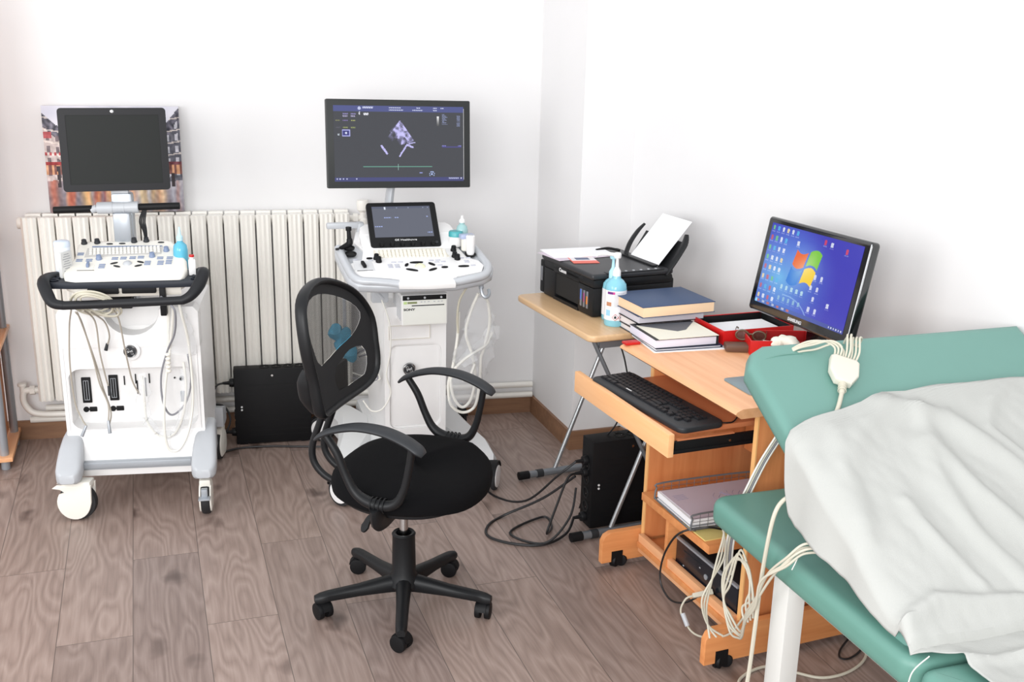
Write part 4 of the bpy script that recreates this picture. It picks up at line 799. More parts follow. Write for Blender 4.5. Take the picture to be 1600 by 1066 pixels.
# ================================================================ PRINTER TABLE
t = thing('folding_table', 'small folding table with beech top and grey tube legs holding the printer', 'table', (1.323, 3.053, 0), R(4.5))
Ti = (T(1.323, 3.053, 0) @ RZ(4.5)).inverted()
b = MB(); b.prism(rrect(0, .44, 0, .605, .03), .728, .75, .007, seg=3); obj('table_top', b, M_oak, t)
b = MB(); b.box((.20, .035, .713), (.30, .02, .028), .002); b.box((.20, .56, .713), (.30, .02, .028), .002); b.box((.06, .30, .716), (.02, .52, .022), .002); b.box((.34, .30, .716), (.02, .52, .022), .002); obj('under_frame', b, M_steel, t)
for y, nm in ((.045, 0), (.59, 1)):
    f0 = Ti @ Vector((1.305, 3.097 if not nm else 3.645, .02)); b = MB(); b.tube([f0, f0 + Vector((.46, .0, 0))], .0155, 14, 1, flat=(1, .9)); fo = obj('foot', b, M_steel, t)
    for a, e in ((0, .04), (.075, .10), (.42, .46)): b = MB(); b.tube([f0 + Vector((a - .002, 0, 0)), f0 + Vector((e, 0, 0))], .0172, 14, 1, flat=(1, .95)); obj('end_cap', b, M_dblack if a != .075 else M_charcoal, fo)
    yy = f0.y + .004
    b = MB(); b.tube([(f0.x + .155, yy, .03), (f0.x + .43, yy, .725)], .0085, 12, 1); obj('leg', b, mat('bright_tube_steel', (176, 178, 180), .25, metal=.7), t)
    if not nm: b = MB(); b.tube([(f0.x + .045, yy - .016, .725), (f0.x + .40, yy - .016, .03)], .011, 12, 1, flat=(1, .6)); obj('leg', b, M_steel, t)
cable('printer_cable', [(1.475, 3.19, .72), (1.492, 3.14, .63), (1.50, 3.12, .52), (1.50, 3.2, .38), (1.47, 3.26, .28), (1.44, 3.30, .10), (1.43, 3.33, .01)], .0028, M_bcable, 'thin black wire hanging below the printer table')
# ---- printer
t = thing('inkjet_printer', 'black ink tank printer with open rear paper feed on the folding table', 'printer', (1.42, 3.27, .7505), R(6))
PB = T(1.42, 3.27, .7505) @ RZ(6)
b = MB(); 
b.prism([(.012, .0), (.31, .0), (.31, .375), (0, .375), (0, .012)], .006, .100, .006, seg=2)           # lower shell
b.prism([(.012, .0), (.31, .0), (.31, .375), (0, .375), (0, .012)], .0, .012)
shell = [(.02, 0), (.30, 0), (.31, .01), (.31, .365), (.30, .375), (.01, .375), (0, .365), (0, .018), (.006, .004)]
b2 = MB()
# front face pieces leave a dark output cavity between y .11 and .285
b2.box((.16, .055, .052), (.32, .11, .104), .010); b2.box((.16, .33, .052), (.32, .09, .104), .006); b2.box((.20, .20, .05), (.24, .19, .10)); b2.box((.09, .20, .118), (.18, .20, .034), .004); b2.box((.05, .20, .006), (.10, .19, .012)); b2.box((.16, .19, .118), (.32, .385, .032), .012)
b2.box((.135, .392, .065), (.27, .034, .125), .008)
obj('body', b2, M_black, t)
b = MB(); b.box((.155, .19, .143), (.325, .39, .020), .009, seg=3); obj('scanner_lid', b, mat('printer_lid', (44, 45, 48), .45), t)
b = MB(); b.prism([(-.012, .008), (.02, .0), (.05, .02), (.05, .17), (.02, .19), (-.012, .18)], -.004, .003, .001, M=T(.02, .10, .022)); obj('output_tray', b, M_dblack, t)
b = MB(); b.box((.02, .20, .060), (.03, .176, .078)); obj('output_cavity', b, M_seam, t)
for k, c in enumerate(((70, 110, 190), (150, 70, 120), (215, 130, 60))):
    b = MB(); b.box((.0, .082 - k * .022, .055), (.004, .012, .060), .001); b.box((-.0015, .082 - k * .022, .066 - k * .006), (.003, .009, .036 - k * .004), .0005, mi=1); obj('ink_window', b, [mat('tank_clear_%d' % k, (120, 122, 128), .2), mat('ink_%d' % k, c, .3)], t)
b = MB(); b.box((.001, .393, .075), (.004, .014, .055), .001); obj('ink_window', b, mat('tank_clear_0', (120, 122, 128), .2), t, label='grey black-ink window')
text('lettering', 'Canon', .018, MATS['white_print'], t, T(-.0010, .225, .118) @ RZ(-90) @ RX(90), bold=True, sx=1.15)
b = MB(); b.box((.16, .0, .085), (.24, .004, .002)); obj('seam', b, M_seam, t)
b = MB(); b.prism([(.05, -.006), (.28, -.006), (.28, .02), (.05, .02)], .1525, .1545, .0005); obj('button_strip', b, M_charcoal, t)
for k in range(7): b = MB(); b.cyl((.07 + k * .03, .006, .1540), (.07 + k * .03, .006, .1560), .005, seg=14); obj('button', b, M_lgrey, t)
b = MB(); b.box((.315, .19, .06), (.04, .35, .11), .008); b.prism([(.255, .035), (.285, .035), (.285, .26), (.255, .26)], .145, .160, .002)
obj('rear_housing', b, M_black, t)
# paper support: leaning back wings
def feed(y0, y1, s0, s1, x0=.285, z0=.135, dx=.15, dz=.20, th=.008, flare=0):
    b = MB(); d = Vector((dx, 0, dz)).normalized(); nn = Vector((dz, 0, -dx)).normalized() * th
    A = [Vector((x0, y0, z0)) + d * s0, Vector((x0, y1, z0)) + d * s0, Vector((x0, y1 + flare, z0)) + d * s1, Vector((x0, y0 - flare, z0)) + d * s1]
    b.loft([A, [p + nn for p in A]]); return b
obj('paper_support', feed(.015, .25, .0, .13, flare=.012), M_black, t)
for P_, r_ in (([(.262, .242, .14), (.285, .248, .195), (.318, .250, .240), (.345, .246, .268)], [.010, .011, .010, .006]), ([(.295, .012, .13), (.325, .004, .18), (.358, .0, .235), (.368, .004, .268)], [.016, .018, .018, .010])):
    b = MB(); b.tube(P_, r_, 10, 5, flat=(1.3, .55)); obj('paper_guide', b, M_black, t)
pm = feed(.035, .225, .0, .205, x0=.272, z0=.152, dx=.145, dz=.165, th=.0012); o = obj('paper_sheet', pm, M_paper, None, M=PB); tag(o, 'blank white paper sheet standing in the printer feed', 'paper')
def sheet(name, label, cat, pts, z0, z1, m, M, group=None, par=None):
    b = MB(); b.prism(pts, z0, z1); o = obj(name, b, m, par, False, M=M)
    if not par: tag(o, label, cat, group)
    return o
def poly_fit(cx, cy, w, h, a): c, s = math.cos(R(a)), math.sin(R(a)); return [(cx + c * x - s * y, cy + s * x + c * y) for x, y in ((-w / 2, -h / 2), (w / 2, -h / 2), (w / 2, h / 2), (-w / 2, h / 2))]
sheet('paper_sheet', 'lilac-tinted paper sheet lying lowest on the printer lid', 'paper', poly_fit(.105, .315, .25, .16, 4), .1545, .1552, M_lilac, PB)
sheet('paper_sheet', 'white folded paper leaflet on top of the printer lid', 'paper', poly_fit(.115, .335, .24, .15, -6), .1556, .1585, M_paper, PB)
o = thing('leaflet', 'red and white printed leaflet on the printer lid beside the papers', 'leaflet', PB @ Vector((.075, .215, .1542)), R(-8)); b = MB(); b.box((0, 0, .0006), (.095, .105, .0012)); obj('sheet', b, mat('coral_red_print', (226, 110, 96), .55), o)
b = MB(); b.box((.002, .018, .0014), (.090, .060, .0004)); b.box((.0, .018, .0018), (.05, .035, .0004), mi=1); obj('printed_panel', b, [mat('print_white', (224, 220, 222), .6), mat('print_slate', (96, 104, 130), .6)], o)
b = MB(); b.tube([(.20, .345, .158), (.25, .34, .163), (.275, .30, .160)], .005, 8, 4); o = obj('pen', b, M_dblack, None, M=PB); tag(o, 'black pen lying at the back of the printer lid', 'pen')
# ---- pump bottles
def pump(loc, rz, label, r, h, front):
    t = thing('pump_bottle', label, 'bottle', loc, R(rz)); t['group'] = 'hand gel bottles by the printer'
    b = MB(); k = h / .17; b.lathe([(0, 0), (r * .93, 0), (r, .006), (r, h * .74), (r * .93, h * .84), (r * .68, h * .91), (r * .42, h * .95), (r * .38, h), (0, h)], seg=36); o = obj('body', b, M_cyan, t)
    b = MB(); rr = r + .0006; seg = 40; b.loft([[(rr * math.cos(2 * PI * i / seg), rr * math.sin(2 * PI * i / seg), z) for i in range(seg)] for z in (h * .13, h * .73)], cap=False); lb = obj('label_sheet', b, mat('label_white', (232, 233, 236), .45), t)
    def patch(a0, a1, z0, z1, m, nm='label_print'):
        b = MB(); q = r + .0011; n = 8; b.loft([[(q * math.cos(R(a0 + (a1 - a0) * i / n)), q * math.sin(R(a0 + (a1 - a0) * i / n)), z) for i in range(n + 1)] for z in (z0, z1)], cap=False, closed=False); obj(nm, b, m, lb)
    patch(-160, -128, h * .66, h * .71, mat('print_purple', (110, 40, 120), .5)); patch(-128, -118, h * .66, h * .71, mat('print_pink', (200, 60, 140), .5))
    patch(-165, -135, h * .42, h * .50, mat('print_tan', (186, 130, 96), .5)); patch(-166, -140, h * .22, h * .34, mat('print_sky', (150, 200, 226), .5))
    for i in range(12): patch(-122, -62, h * (.42 + i * .024), h * (.428 + i * .024), mat('print_grey2', (170, 172, 180), .6))
    for a in (-112, -80):   # hazard diamonds
        b = MB(); q = r + .0018; P = [(0, .011), (.011, 0), (0, -.011), (-.011, 0)]
        M = RZ(a) @ T(q, 0, h * .2) @ RY(90) @ RZ(90)
        b.tube([M @ Vector((x, y, 0)) for x, y in P], .0009, 5, 1, True); b.prism([(-.003, -.004), (.003, -.004), (.004, 0), (.0, .006), (-.004, 0)], -.0003, .0003, M=M, mi=1); obj('hazard_symbol', b, [M_red, M_dblack], lb)
    b = MB(); b.lathe([(0, h - .01), (.0135, h - .01), (.0135, h + .016), (.010, h + .022), (.006, h + .030), (.0048, h + .050), (.0048, h + .060), (0, h + .060)], seg=24)
    b.lathe([(.0, h + .058), (.011, h + .060), (.0125, h + .064), (.0125, h + .074), (.011, h + .077), (0, h + .077)], seg=24)
    if front: b.tube([(0, 0, h + .069), (-.02, .014, h + .071), (-.048, .034, h + .068), (-.058, .041, h + .060)], [.0065, .006, .0048, .0038], 10, 5)
    obj('pump', b, M_white if front else mat('pump_pale_blue', (176, 222, 234), .35), t); return t
pump((1.462, 3.176, .7505), 0, 'large blue hand gel bottle with white pump at the table corner', .036, .168, True)
pump((1.480, 3.246, .7505), 12, 'blue hand gel bottle partly hidden behind the white pump bottle', .033, .150, False)
# ================================================================ COMPUTER DESK
DK = T(1.42, 2.30, 0) @ RZ(3.5)
t = thing('computer_desk', 'beech laminate computer desk on castors with pull-out keyboard shelf', 'desk', (1.42, 2.30, 0), R(3.5))
b = MB()
sec_ = [(.0, .742), (.018, .728), (.60, .728), (.60, .755), (.022, .755), (.004, .748)]
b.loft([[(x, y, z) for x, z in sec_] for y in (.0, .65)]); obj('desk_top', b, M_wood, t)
for y0 in (.012, .572):
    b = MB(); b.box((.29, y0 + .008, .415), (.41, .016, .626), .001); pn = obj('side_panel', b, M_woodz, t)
    b = MB(); b.box((.084, y0 + .008, .415), (.004, .0165, .626)); obj('edge_band', b, mat('edge_yellow_beech', (238, 182, 118), .4), pn)
for y0 in (-.030, .594):
    b = MB(); w = .024; o = [(-.055, .022), (.50, .022), (.50, .10), (.44, .128), (-.025, .128), (-.045, .118), (-.055, .098)]
    b.prism(o, y0, y0 + w, .002, M=AX); f = obj('foot_rail', b, M_woodx, t)
    for x in (.0, .45):
        b = MB(); b.box((x, y0 - .001, .035), (.040, .003, .05)); b.box((x, y0 + w + .001, .035), (.040, .003, .05)); b.box((x, y0 + w / 2, .0155), (.04, w, .004)); obj('castor_bracket', b, M_dblack, f)
        b = MB(); r = .0215
        for s in (-1, 1): b.cyl((x + s * .005 + .01, y0 + w / 2 - .008, r), (x + s * .018 + .01, y0 + w / 2 + .008, r), r, seg=24, bev=.003)
        b.cyl((x, y0 + w / 2, .012), (x, y0 + w / 2, .05), .008); obj('caster', b, M_dblack, f)
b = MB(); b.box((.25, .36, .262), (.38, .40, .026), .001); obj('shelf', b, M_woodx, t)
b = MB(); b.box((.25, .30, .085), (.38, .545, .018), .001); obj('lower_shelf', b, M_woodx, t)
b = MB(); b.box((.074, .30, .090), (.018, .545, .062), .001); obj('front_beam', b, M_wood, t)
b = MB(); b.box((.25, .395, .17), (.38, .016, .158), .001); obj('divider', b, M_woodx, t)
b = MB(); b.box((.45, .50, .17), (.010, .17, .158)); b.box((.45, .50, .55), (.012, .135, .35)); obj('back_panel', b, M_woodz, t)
# keyboard shelf
b = MB(); b.box((.06, .35, .655), (.36, .44, .014), .001); b.box((-.02, .104, .635), (.18, .012, .028)); ks = obj('keyboard_shelf', b, mat('shelf_reddish_beech', (212, 132, 88), .42), t)
b = MB(); b.box((-.137, .375, .640), (.018, .58, .066), .002); obj('shelf_front', b, M_edge, ks)
for y in (.118, .578):
    b = MB(); b.box((.08, y - .02, .630), (.40, .012, .032), .001); b.box((.05, y - .026, .618), (.36, .006, .010), .001); obj('slide_rail', b, M_dblack, ks)
for x in (.05, .2): b = MB(); b.cyl((x, .091, .632), (x, .088, .632), .0035, seg=12); obj('screw', b, M_chrome, ks)
# ---- keyboard
KB = T(1.42, 2.30, 0) @ RZ(3.5) @ T(-.045, .345, .6625) @ RZ(-86.0)
t = thing('computer_keyboard', 'black computer keyboard on the pull-out shelf', 'keyboard', KB.translation, R(3.5 - 86.0))
b = MB(); o = rrect(-.242, .242, -.074, .076, .024, 6)
b.prism(o, 0, .017, .006, seg=3); bd = obj('body', b, M_charcoal, t)
kc = {}
def key(x, y, w, h=.0150, col=M_key):
    if (w, h) not in kc:
        b = MB(); b.loft([[(sx * w / 2 * s, sy * h / 2 * s, z) for sx, sy in ((-1, -1), (1, -1), (1, 1), (-1, 1))] for s, z in ((1, 0), (.97, .004), (.80, .007))]); kc[(w, h)] = obj('key', b, col, t); kc[(w, h)].location = (x, y, .0165)
    else: c = kc[(w, h)].copy(); COL.objects.link(c); c.location = (x, y, .0165)
u = .0192; x0 = -.226
for k in range(13): key(x0 + u * (k * 1.16 + .5), .053, .0165, .011)
rows = [[1] * 13 + [2], [1.5] + [1] * 12 + [1.5], [1.75] + [1] * 11 + [2.25], [2.25] + [1] * 10 + [2.75], [1.5, 1.25, 1.25, 6, 1.25, 1.25, 2.5]]
for r_, row in enumerate(rows):
    x = x0; y = .034 - r_ * .0178
    for w in row: key(x + w * u / 2, y, w * u - .0018); x += w * u
for c_ in range(3):
    for r_ in (0, 1): key(.070 + c_ * u, .034 - r_ * .0178, u - .0018)
key(.070 + u, .034 - 3 * .0178, u - .0018)
for c_ in range(3): key(.070 + c_ * u, .034 - 4 * .0178, u - .0018)
for c_ in range(4):
    for r_ in range(5):
        if (c_, r_) not in ((3, 4), (3, 2), (1, 4)): key(.137 + c_ * u, .034 - r_ * .0178, (u if (c_, r_) != (0, 4) else u * 1.0) - .0018)
for x in (.16, .18, .20): b = MB(); b.cyl((x, .055, .017), (x, .055, .0180), .002, seg=10); obj('status_light', b, mat('green_led', (140, 240, 90), .4, emit=1.5) if x == .13 else M_charcoal, t)
b = MB(); b.box((-.075, -.0385, .0242), (.028, .004, .0004)); obj('key_print', b, MATS['white_print'], t)
cable('keyboard_cable', [DK @ Vector(p) for p in ((.034, .14, .668), (.08, .13, .666), (.13, .17, .666), (.20, .22, .666))], .0022, M_bcable, 'black keyboard cable running back across the pull-out shelf')
# ---- books and papers on the table edge and desk
def book(name, label, M, w, d, h, cover, pages, group, spine=True, cat='book', cth=.0022):
    t = thing(name, label, cat, M.translation, M.to_euler().z, group)
    b = MB(); b.box((.002, 0, h / 2), (w - .006, d - .008, h - cth * 2), .0005); obj('pages', b, pages, t)
    b = MB(); b.box((0, 0, cth / 2), (w, d, cth), .0008); b.box((0, 0, h - cth / 2), (w, d, cth), .0008)
    if spine: b.box((-w / 2, 0, h / 2), (cth, d, h), .0006)
    obj('cover', b, cover, t); return t
def at(x, y, z, a): return T(x, y, z) @ RZ(a)
M_navy = mat('navy_cloth', (44, 68, 104), .5, var=.06, scale=200, bump=.1); M_pg = mat('page_edges', (240, 206, 168), .8, var=.06, scale=4); M_pgw = mat('page_edges_white', (226, 220, 218), .8, var=.03); M_darkc = mat('dark_brown_cover', (58, 46, 44), .5)
G = 'books stacked between printer and desk'
book('book', 'thin dark-covered book at the bottom of the stack beside the blue bottle', at(1.585, 3.115, .7505, -88), .20, .235, .020, mat('grey_cover', (66, 70, 76), .5), M_pgw, G)
book('book', 'brown-edged book with cream pages second from the bottom of that stack', at(1.585, 3.112, .771, -86), .205, .24, .026, M_darkc, M_pgw, G)
book('book', 'black-covered book with pale grey pages below the blue book', at(1.583, 3.108, .7975, -88), .205, .245, .026, M_dblack, mat('page_edges_grey', (206, 200, 206), .8), G)
book('book', 'thick dark blue hardback on top of the stack beside the printer', at(1.592, 3.088, .824, -86), .215, .27, .036, M_navy, M_pg, G)
G = 'notebooks on the far front corner of the desk'
def atd(x, y, z, a=0): return DK @ T(x, y, z) @ RZ(a)
sheet('paper_sheet', 'loose white papers at the bottom of the desk pile', 'paper', poly_fit(.185, .600, .245, .195, -8), .7555, .7585, M_paper, DK)
book('notebook', 'thin navy notebook under the white pad on the desk', atd(.180, .612, .759, 174), .225, .20, .007, mat('navy_cover', (34, 44, 72), .5), M_paper, G, True, 'notebook', .0012)
book('notebook', 'thick white paged pad with dark cover in the desk pile', atd(.170, .615, .7665, 176), .215, .195, .028, M_charcoal, mat('page_edges_lilac', (224, 222, 234), .8), G, True, 'notebook', .0015)
o = thing('envelope', 'cream envelope with open flap on top of the desk notebooks', 'envelope', (atd(.175, .600, .7950)).translation, R(0)); b = MB()
b.box((0, 0, .0008), (.205, .165, .0016)); obj('body', b, mat('cream_paper', (232, 228, 212), .8), o); b = MB(); b.prism([(-.10, .08), (.02, .082), (.098, .080), (.03, -.002), (-.005, -.012), (-.05, .03)], .0018, .0024); obj('flap', b, mat('grey_lining', (96, 98, 104), .7), o, label='dark grey inner lining')
b = MB(); b.box((-.0, 0, 0), (.004, .035, .004)); 
o = obj('red_folder', MB().box((.030, .632, .7600), (.05, .03, .008), .001), M_red, None, M=DK); tag(o, 'narrow red folder edge poking out at the desk corner', 'folder')
# ---- red trays
def tray(label, loc, rz, w, d, h, inner, paper=True):
    t = thing('paper_tray', label, 'tray', loc, R(rz)); th = .004; b = MB()
    b.box((0, 0, th / 2), (w, d, th)); 
    for s in (-1, 1): b.box((s * (w / 2), 0, h / 2), (th, d, h), .001)
    b.box((0, -d / 2, h / 2), (w, th, h), .001); b.box((0, d / 2, h / 2), (w, th, h), .001); obj('shell', b, M_red, t)
    b = MB()
    for s in (-1, 1): b.box((s * (w / 2 - th * .8), 0, h / 2), (.001, d - th * 2, h - .004))
    b.box((0, d / 2 - th * .8, h / 2), (w - th * 2, .001, h - .004)); b.box((0, -d / 2 + th * .8, h / 2), (w - th * 2, .001, h - .004)); b.box((0, 0, th + .0005), (w - th * 2, d - th * 2, .001)); obj('lining', b, inner, t); return t
D1 = atd(.425, .605, .7555); tray('black-lined red paper tray behind the desk notebooks', D1.translation, 3.5 - 2, .255, .185, .050, M_dblack)
sheet('paper_sheet', 'white paper lying inside the black-lined red tray', 'paper', poly_fit(0, -.005, .23, .15, 0), .008, .030, M_paper, D1 @ RZ(-2))
D2 = atd(.440, .432, .7555); tray('small glossy red box tray in front of the monitor', D2.translation, 3.5 - 22, .20, .125, .046, mat('red_lining', (170, 20, 24), .5))
t = thing('eyeglasses', 'dark brown tortoiseshell glasses propped on the red box tray', 'glasses', atd(.372, .485, .7555).translation, R(-32)); t.scale = (.8, .8, .8)
M_tort = mat('tortoiseshell', (96, 72, 52), .25, var=.5, scale=60)
b = MB()
for s in (-1, 1): b.tube([(s * .032 + .025 * math.cos(R(a)), -.012, .050 + .019 * math.sin(R(a))) for a in range(0, 360, 30)], .0035, 8, 3, True)
b.tube([(-.008, -.012, .056), (.008, -.012, .056)], .003, 8, 1); obj('frame', b, M_tort, t)
b = MB()
for s in (-1, 1): b.tube([(s * .056, -.012, .056), (s * .060, .02, .053), (s * .058, .10, .050), (s * .05, .125, .040)], [.005, .0045, .003, .003], 8, 4, flat=(.5, 1.2))
obj('temple', b, M_tort, t)
b = MB()
for s in (-1, 1): b.cyl((s * .032, -.0115, .050), (s * .032, -.0125, .050), .0235, seg=24)
obj('lens', b, blend('smoky_lens', .45, (70, 60, 52), .05), t)
b = MB(); b.box((0, 0, .012), (.15, .05, .022), .006, M=RZ(20)); o = obj('glasses_case', b, mat('brown_leather', (96, 66, 50), .5), None, M=T(*atd(.345, .452, .7555).translation) @ RZ(-40)); tag(o, 'flat brown leather case under the glasses', 'case')
t = thing('figurine', 'small white sculpted figurine on a dark base beside the monitor', 'ornament', atd(.400, .385, .7555).translation, R(-48))
b = MB(); b.box((0, 0, .011), (.12, .055, .022), .004); obj('base', b, M_charcoal, t)
b = MB(); b.tube([(-.062, -.012, .030), (-.04, -.012, .034), (-.015, -.006, .036), (.01, 0, .042)], [.008, .007, .009, .015], 12, 5); b.tube([(-.045, .012, .028), (-.025, .008, .032), (.0, .004, .038)], [.010, .008, .012], 12, 5)
b.sph((.0, 0, .042), (.022, .016, .017)); b.tube([(.0, 0, .044), (.02, .004, .05), (.045, .006, .045), (.06, .006, .035)], [.012, .014, .020, .012], 12, 5); b.tube([(.0, .004, .05), (.01, .008, .062), (.022, .01, .060)], [.006, .005, .004], 8, 4)
for v in b.bm.verts: v.co += Vector((noise.noise(v.co * 60), noise.noise(v.co * 60 + Vector((5, 0, 0))), noise.noise(v.co * 60 + Vector((0, 5, 0))))) * .004
obj('figure', b, mat('bone_white', (236, 232, 220), .45), t)
b = MB(); o_ = rrect(-.10, .10, -.075, .075, .015); b.prism(o_, 0, .004, .001); o = obj('mouse_pad', b, [mat('slate_mouse_pad', (120, 136, 140), .35)], None, M=atd(.205, .155, .7552, -2)); tag(o, 'grey mouse pad half hidden by the green backrest', 'mouse pad')
# ---- desk monitor
t = thing('computer_monitor', 'glossy black desktop monitor tilted back on the desk, screen lit blue', 'monitor', (1.90, 2.66, .7555), R(-88.6))
MR = T(0, -.062, .2535) @ RX(-10.8) @ RY(-1.1)
b = MB(); b.prism(rrect(-.25, .25, -.1495, .1495, .012), 0, .03, .008, M=AX, seg=3); b.box((0, .038, 0), (.26, .04, .17), .014); mo = obj('housing', b, mat('piano_black', (14, 15, 18), .12, spec=.7, coat=.6), t, M=MR)
icons = [(i, j) for i in range(5) for j in range(8)]
rnd = random.Random(12); IC = []
for j in range(8):
    for i in range(4 if j not in (0,) else 6): IC.append((.03 + i * .056, .055 + j * .122, rnd.choice([(235, 240, 250), (200, 90, 90), (90, 180, 230), (120, 200, 120), (240, 220, 160), (230, 236, 244), (232, 236, 246)])))
for k in range(5): IC.append((.27 + k * .058, .72, (190, 225, 235))); IC.append((.27 + k * .058 - .005, .86, (150, 190, 215)))
IC += [(.34, .165, (232, 236, 246))]
for x, y in ((.60, .49), (.67, .49), (.58, .62), (.65, .62), (.63, .74), (.61, .87), (.68, .87), (.79, .76)): IC.append((x, y, (226, 230, 246)))
IC += [(.62, .07, (214, 60, 70)), (.69, .08, (225, 232, 246)), (.85, .11, (222, 70, 70))]
def desktop(u, v):
    y = 1 - v; d = math.hypot((u - .22) * 1.0, (y - .62) * .8); k = max(0, 1 - d / .62); c = Vector((56, 54, 178)).lerp(Vector((112, 182, 232)), k ** 1.1)
    d2 = math.hypot((u - .30), (y - .25)); c = c.lerp(Vector((88, 130, 226)), max(0, 1 - d2 / .35) * .45)
    q = math.hypot(u - .35, (y - 1.18) * .8)
    if abs(q - .30) < .006 and u > .3: c = c.lerp(Vector((180, 215, 245)), .5)
    # four-pane waving flag emblem
    x_ = (u - .46) / .135; y_ = (y - .43) / .20; sk = x_ + .18 * y_ ; w = y_ + .22 * math.sin(sk * 3.0) ; 
    if abs(sk) < 1 and abs(w) < 1 and not abs(sk) < .07 and not abs(w) < .08:
        cc = ((232, 104, 48) if w < 0 else (58, 128, 214)) if sk < 0 else ((122, 196, 60) if w < 0 else (246, 206, 56)); m_ = max(0, 1 - math.hypot(sk, w) / 1.1); c = Vector(cc).lerp(Vector((250, 250, 240)), m_ * .45)
    elif math.hypot(x_, y_) < 1.6: c = c.lerp(Vector((190, 225, 250)), .22 * (1.6 - math.hypot(x_, y_)))
    for ix, iy, col in IC:
        dx, dy = (u - ix) * 1.72, y - iy
        if abs(dx) < .021 and abs(dy) < .027:
            if (int(dx * 150 + 40) + int(dy * 130 + 40) * 3) % 5: c = Vector(col)
        elif abs(dx) < .034 and .038 < dy < .050 and int(dx * 300) % 3: c = c.lerp(Vector((225, 230, 250)), .5)
    if y > .955:
        c = Vector((92, 124, 196)).lerp(Vector((56, 66, 150)), u)
        if (u - .02) ** 2 + ((y - .977) * .58) ** 2 < .00018: c = Vector((150, 220, 250))
        if u < .42 and int(u * 34) % 2 and .963 < y < .990: c = Vector((180, 190, 215)) if int(u * 17) % 2 else Vector((190, 110, 110))
        if u > .84 and int(u * 120) % 3 == 0 and .966 < y < .985: c = Vector((210, 215, 235))
    return tuple(c)
canvas('screen', .446, .252, 260, 150, desktop, M_scr, mo, T(0, -.0008, .006))
text('lettering', 'SAMSUNG', .0135, mat('silver_print', (205, 208, 212), .3), mo, FACE(.0, -.0010, -.1345), bold=True, sx=1.1)
b = MB(); b.box((.2475, -.0006, .0), (.0022, .0016, .285)); obj('side_trim', b, mat('clear_bright_trim', (225, 228, 232), .15), mo)
for k in range(5): b = MB(); b.box((.15 + k * .016, -.0005, -.141), (.009, .001, .0025)); obj('button', b, M_charcoal, mo)
b = MB(); b.loft([[(-w, y - .012, z), (w, y - .012, z), (w, y + .012, z), (-w, y + .012, z)] for w, y, z in ((.05, .0, .012), (.035, .0, .05), (.03, -.005, .12), (.035, -.01, .22))]); b.prism([(.12 * math.cos(R(a)), .085 * math.sin(R(a)) ) for a in range(0, 360, 12)], 0, .014, .005); obj('stand', b, MATS['piano_black'], t)
# ---- wire letter tray and contents on the shelf
LT = atd(.235, .355, .2755, -3)
t = thing('letter_tray', 'silver wire letter tray full of papers on the desk shelf', 'tray', LT.translation, R(.5)); w, d = .36, .235
r = .0030
for y in (-d / 2, d / 2):
    b = MB(); b.tube([(-w / 2 + .0, y, .012), (-w / 2 + .005, y, .045), (-w / 2 + .03, y, .062), (w / 2 - .03, y, .062), (w / 2 - .005, y, .05), (w / 2, y, .012)], r, 8, 4)
    obj('side_wire', b, M_steel, t)
b = MB(); b.tube([(-w / 2, -d / 2, .012), (w / 2, -d / 2, .012), (w / 2, d / 2, .012), (-w / 2, d / 2, .012)], r, 8, 1, True); b.tube([(w / 2, -d / 2 + .04, .012), (w / 2, -d / 2 + .04, .05), (w / 2, -d / 2 + .06, .058), (w / 2, d / 2 - .06, .058), (w / 2, d / 2 - .04, .05), (w / 2, d / 2 - .04, .012)], r, 8, 4); obj('rim_wire', b, M_steel, t)
b = MB()
for k in range(14): x = -w / 2 + (k + .5) * w / 14; b.box((x, 0, .010), (.0016, d, .0016))
for k in range(9): y = -d / 2 + (k + .5) * d / 9; b.box((0, y, .010), (w, .0016, .0016))
for s in (-1, 1):
    for k in range(12): b.box((-w / 2 + .03 + k * .027, s * d / 2, .036), (.0012, .0012, .05))
    for k in range(3): b.box((0, s * d / 2, .024 + k * .012), (w - .01, .001, .001))
obj('wire_mesh', b, M_steel, t)
for x in (-w / 2 + .02, w / 2 - .02):
    for y in (-d / 2 + .01, d / 2 - .01): b = MB(); b.cyl((x, y, 0), (x, y, .012), .005, seg=12); obj('foot', b, M_dblack, t)
PT = T(*LT.translation) @ RZ(.5)
sheet('folder', 'plain white folder at the bottom of the wire letter tray', 'folder', poly_fit(-.01, 0, .33, .215, 1), .0125, .018, mat('folder_white', (222, 222, 226), .7), PT, 'papers in the wire tray')
sheet('folder', 'dark edged folder in the middle of the wire letter tray', 'folder', poly_fit(-.005, .002, .33, .213, -1), .0185, .022, mat('folder_dark', (72, 74, 84), .6), PT, 'papers in the wire tray')
sheet('paper_stack', 'stack of white sheets near the top of the wire letter tray', 'paper', poly_fit(-.008, 0, .335, .215, .5), .0225, .040, M_paper, PT, 'papers in the wire tray')
o = thing('drawing_sheet', 'pale lilac sheet with faint blue drawing topmost in the letter tray', 'paper', PT @ Vector((0, 0, .0405)), R(2)); b = MB(); b.box((0, 0, .0006), (.335, .212, .0012)); obj('sheet', b, M_lilac, o)
b = MB(); rnd = random.Random(9)
for k in range(9): x = -.02 + k * .012; b.tube([(x + .012 * math.sin(q * .9 + k), -.07 + q * .014 + .006 * math.cos(k + q), .0014) for q in range(2, 9)], .0005, 4, 3)
for k in range(4): b.box((-.13 + .0, .03 + k * .010, .0013), (.04, .002, .0003))
obj('pencil_lines', b, mat('pencil_blue', (150, 146, 178), .8), o)
sheet('notepad', 'yellow-edged cream pad under the near end of the letter tray', 'notepad', poly_fit(.115, .255, .10, .13, 0), .2755, .2790, mat('yellow_pad', (226, 208, 130), .7), DK)
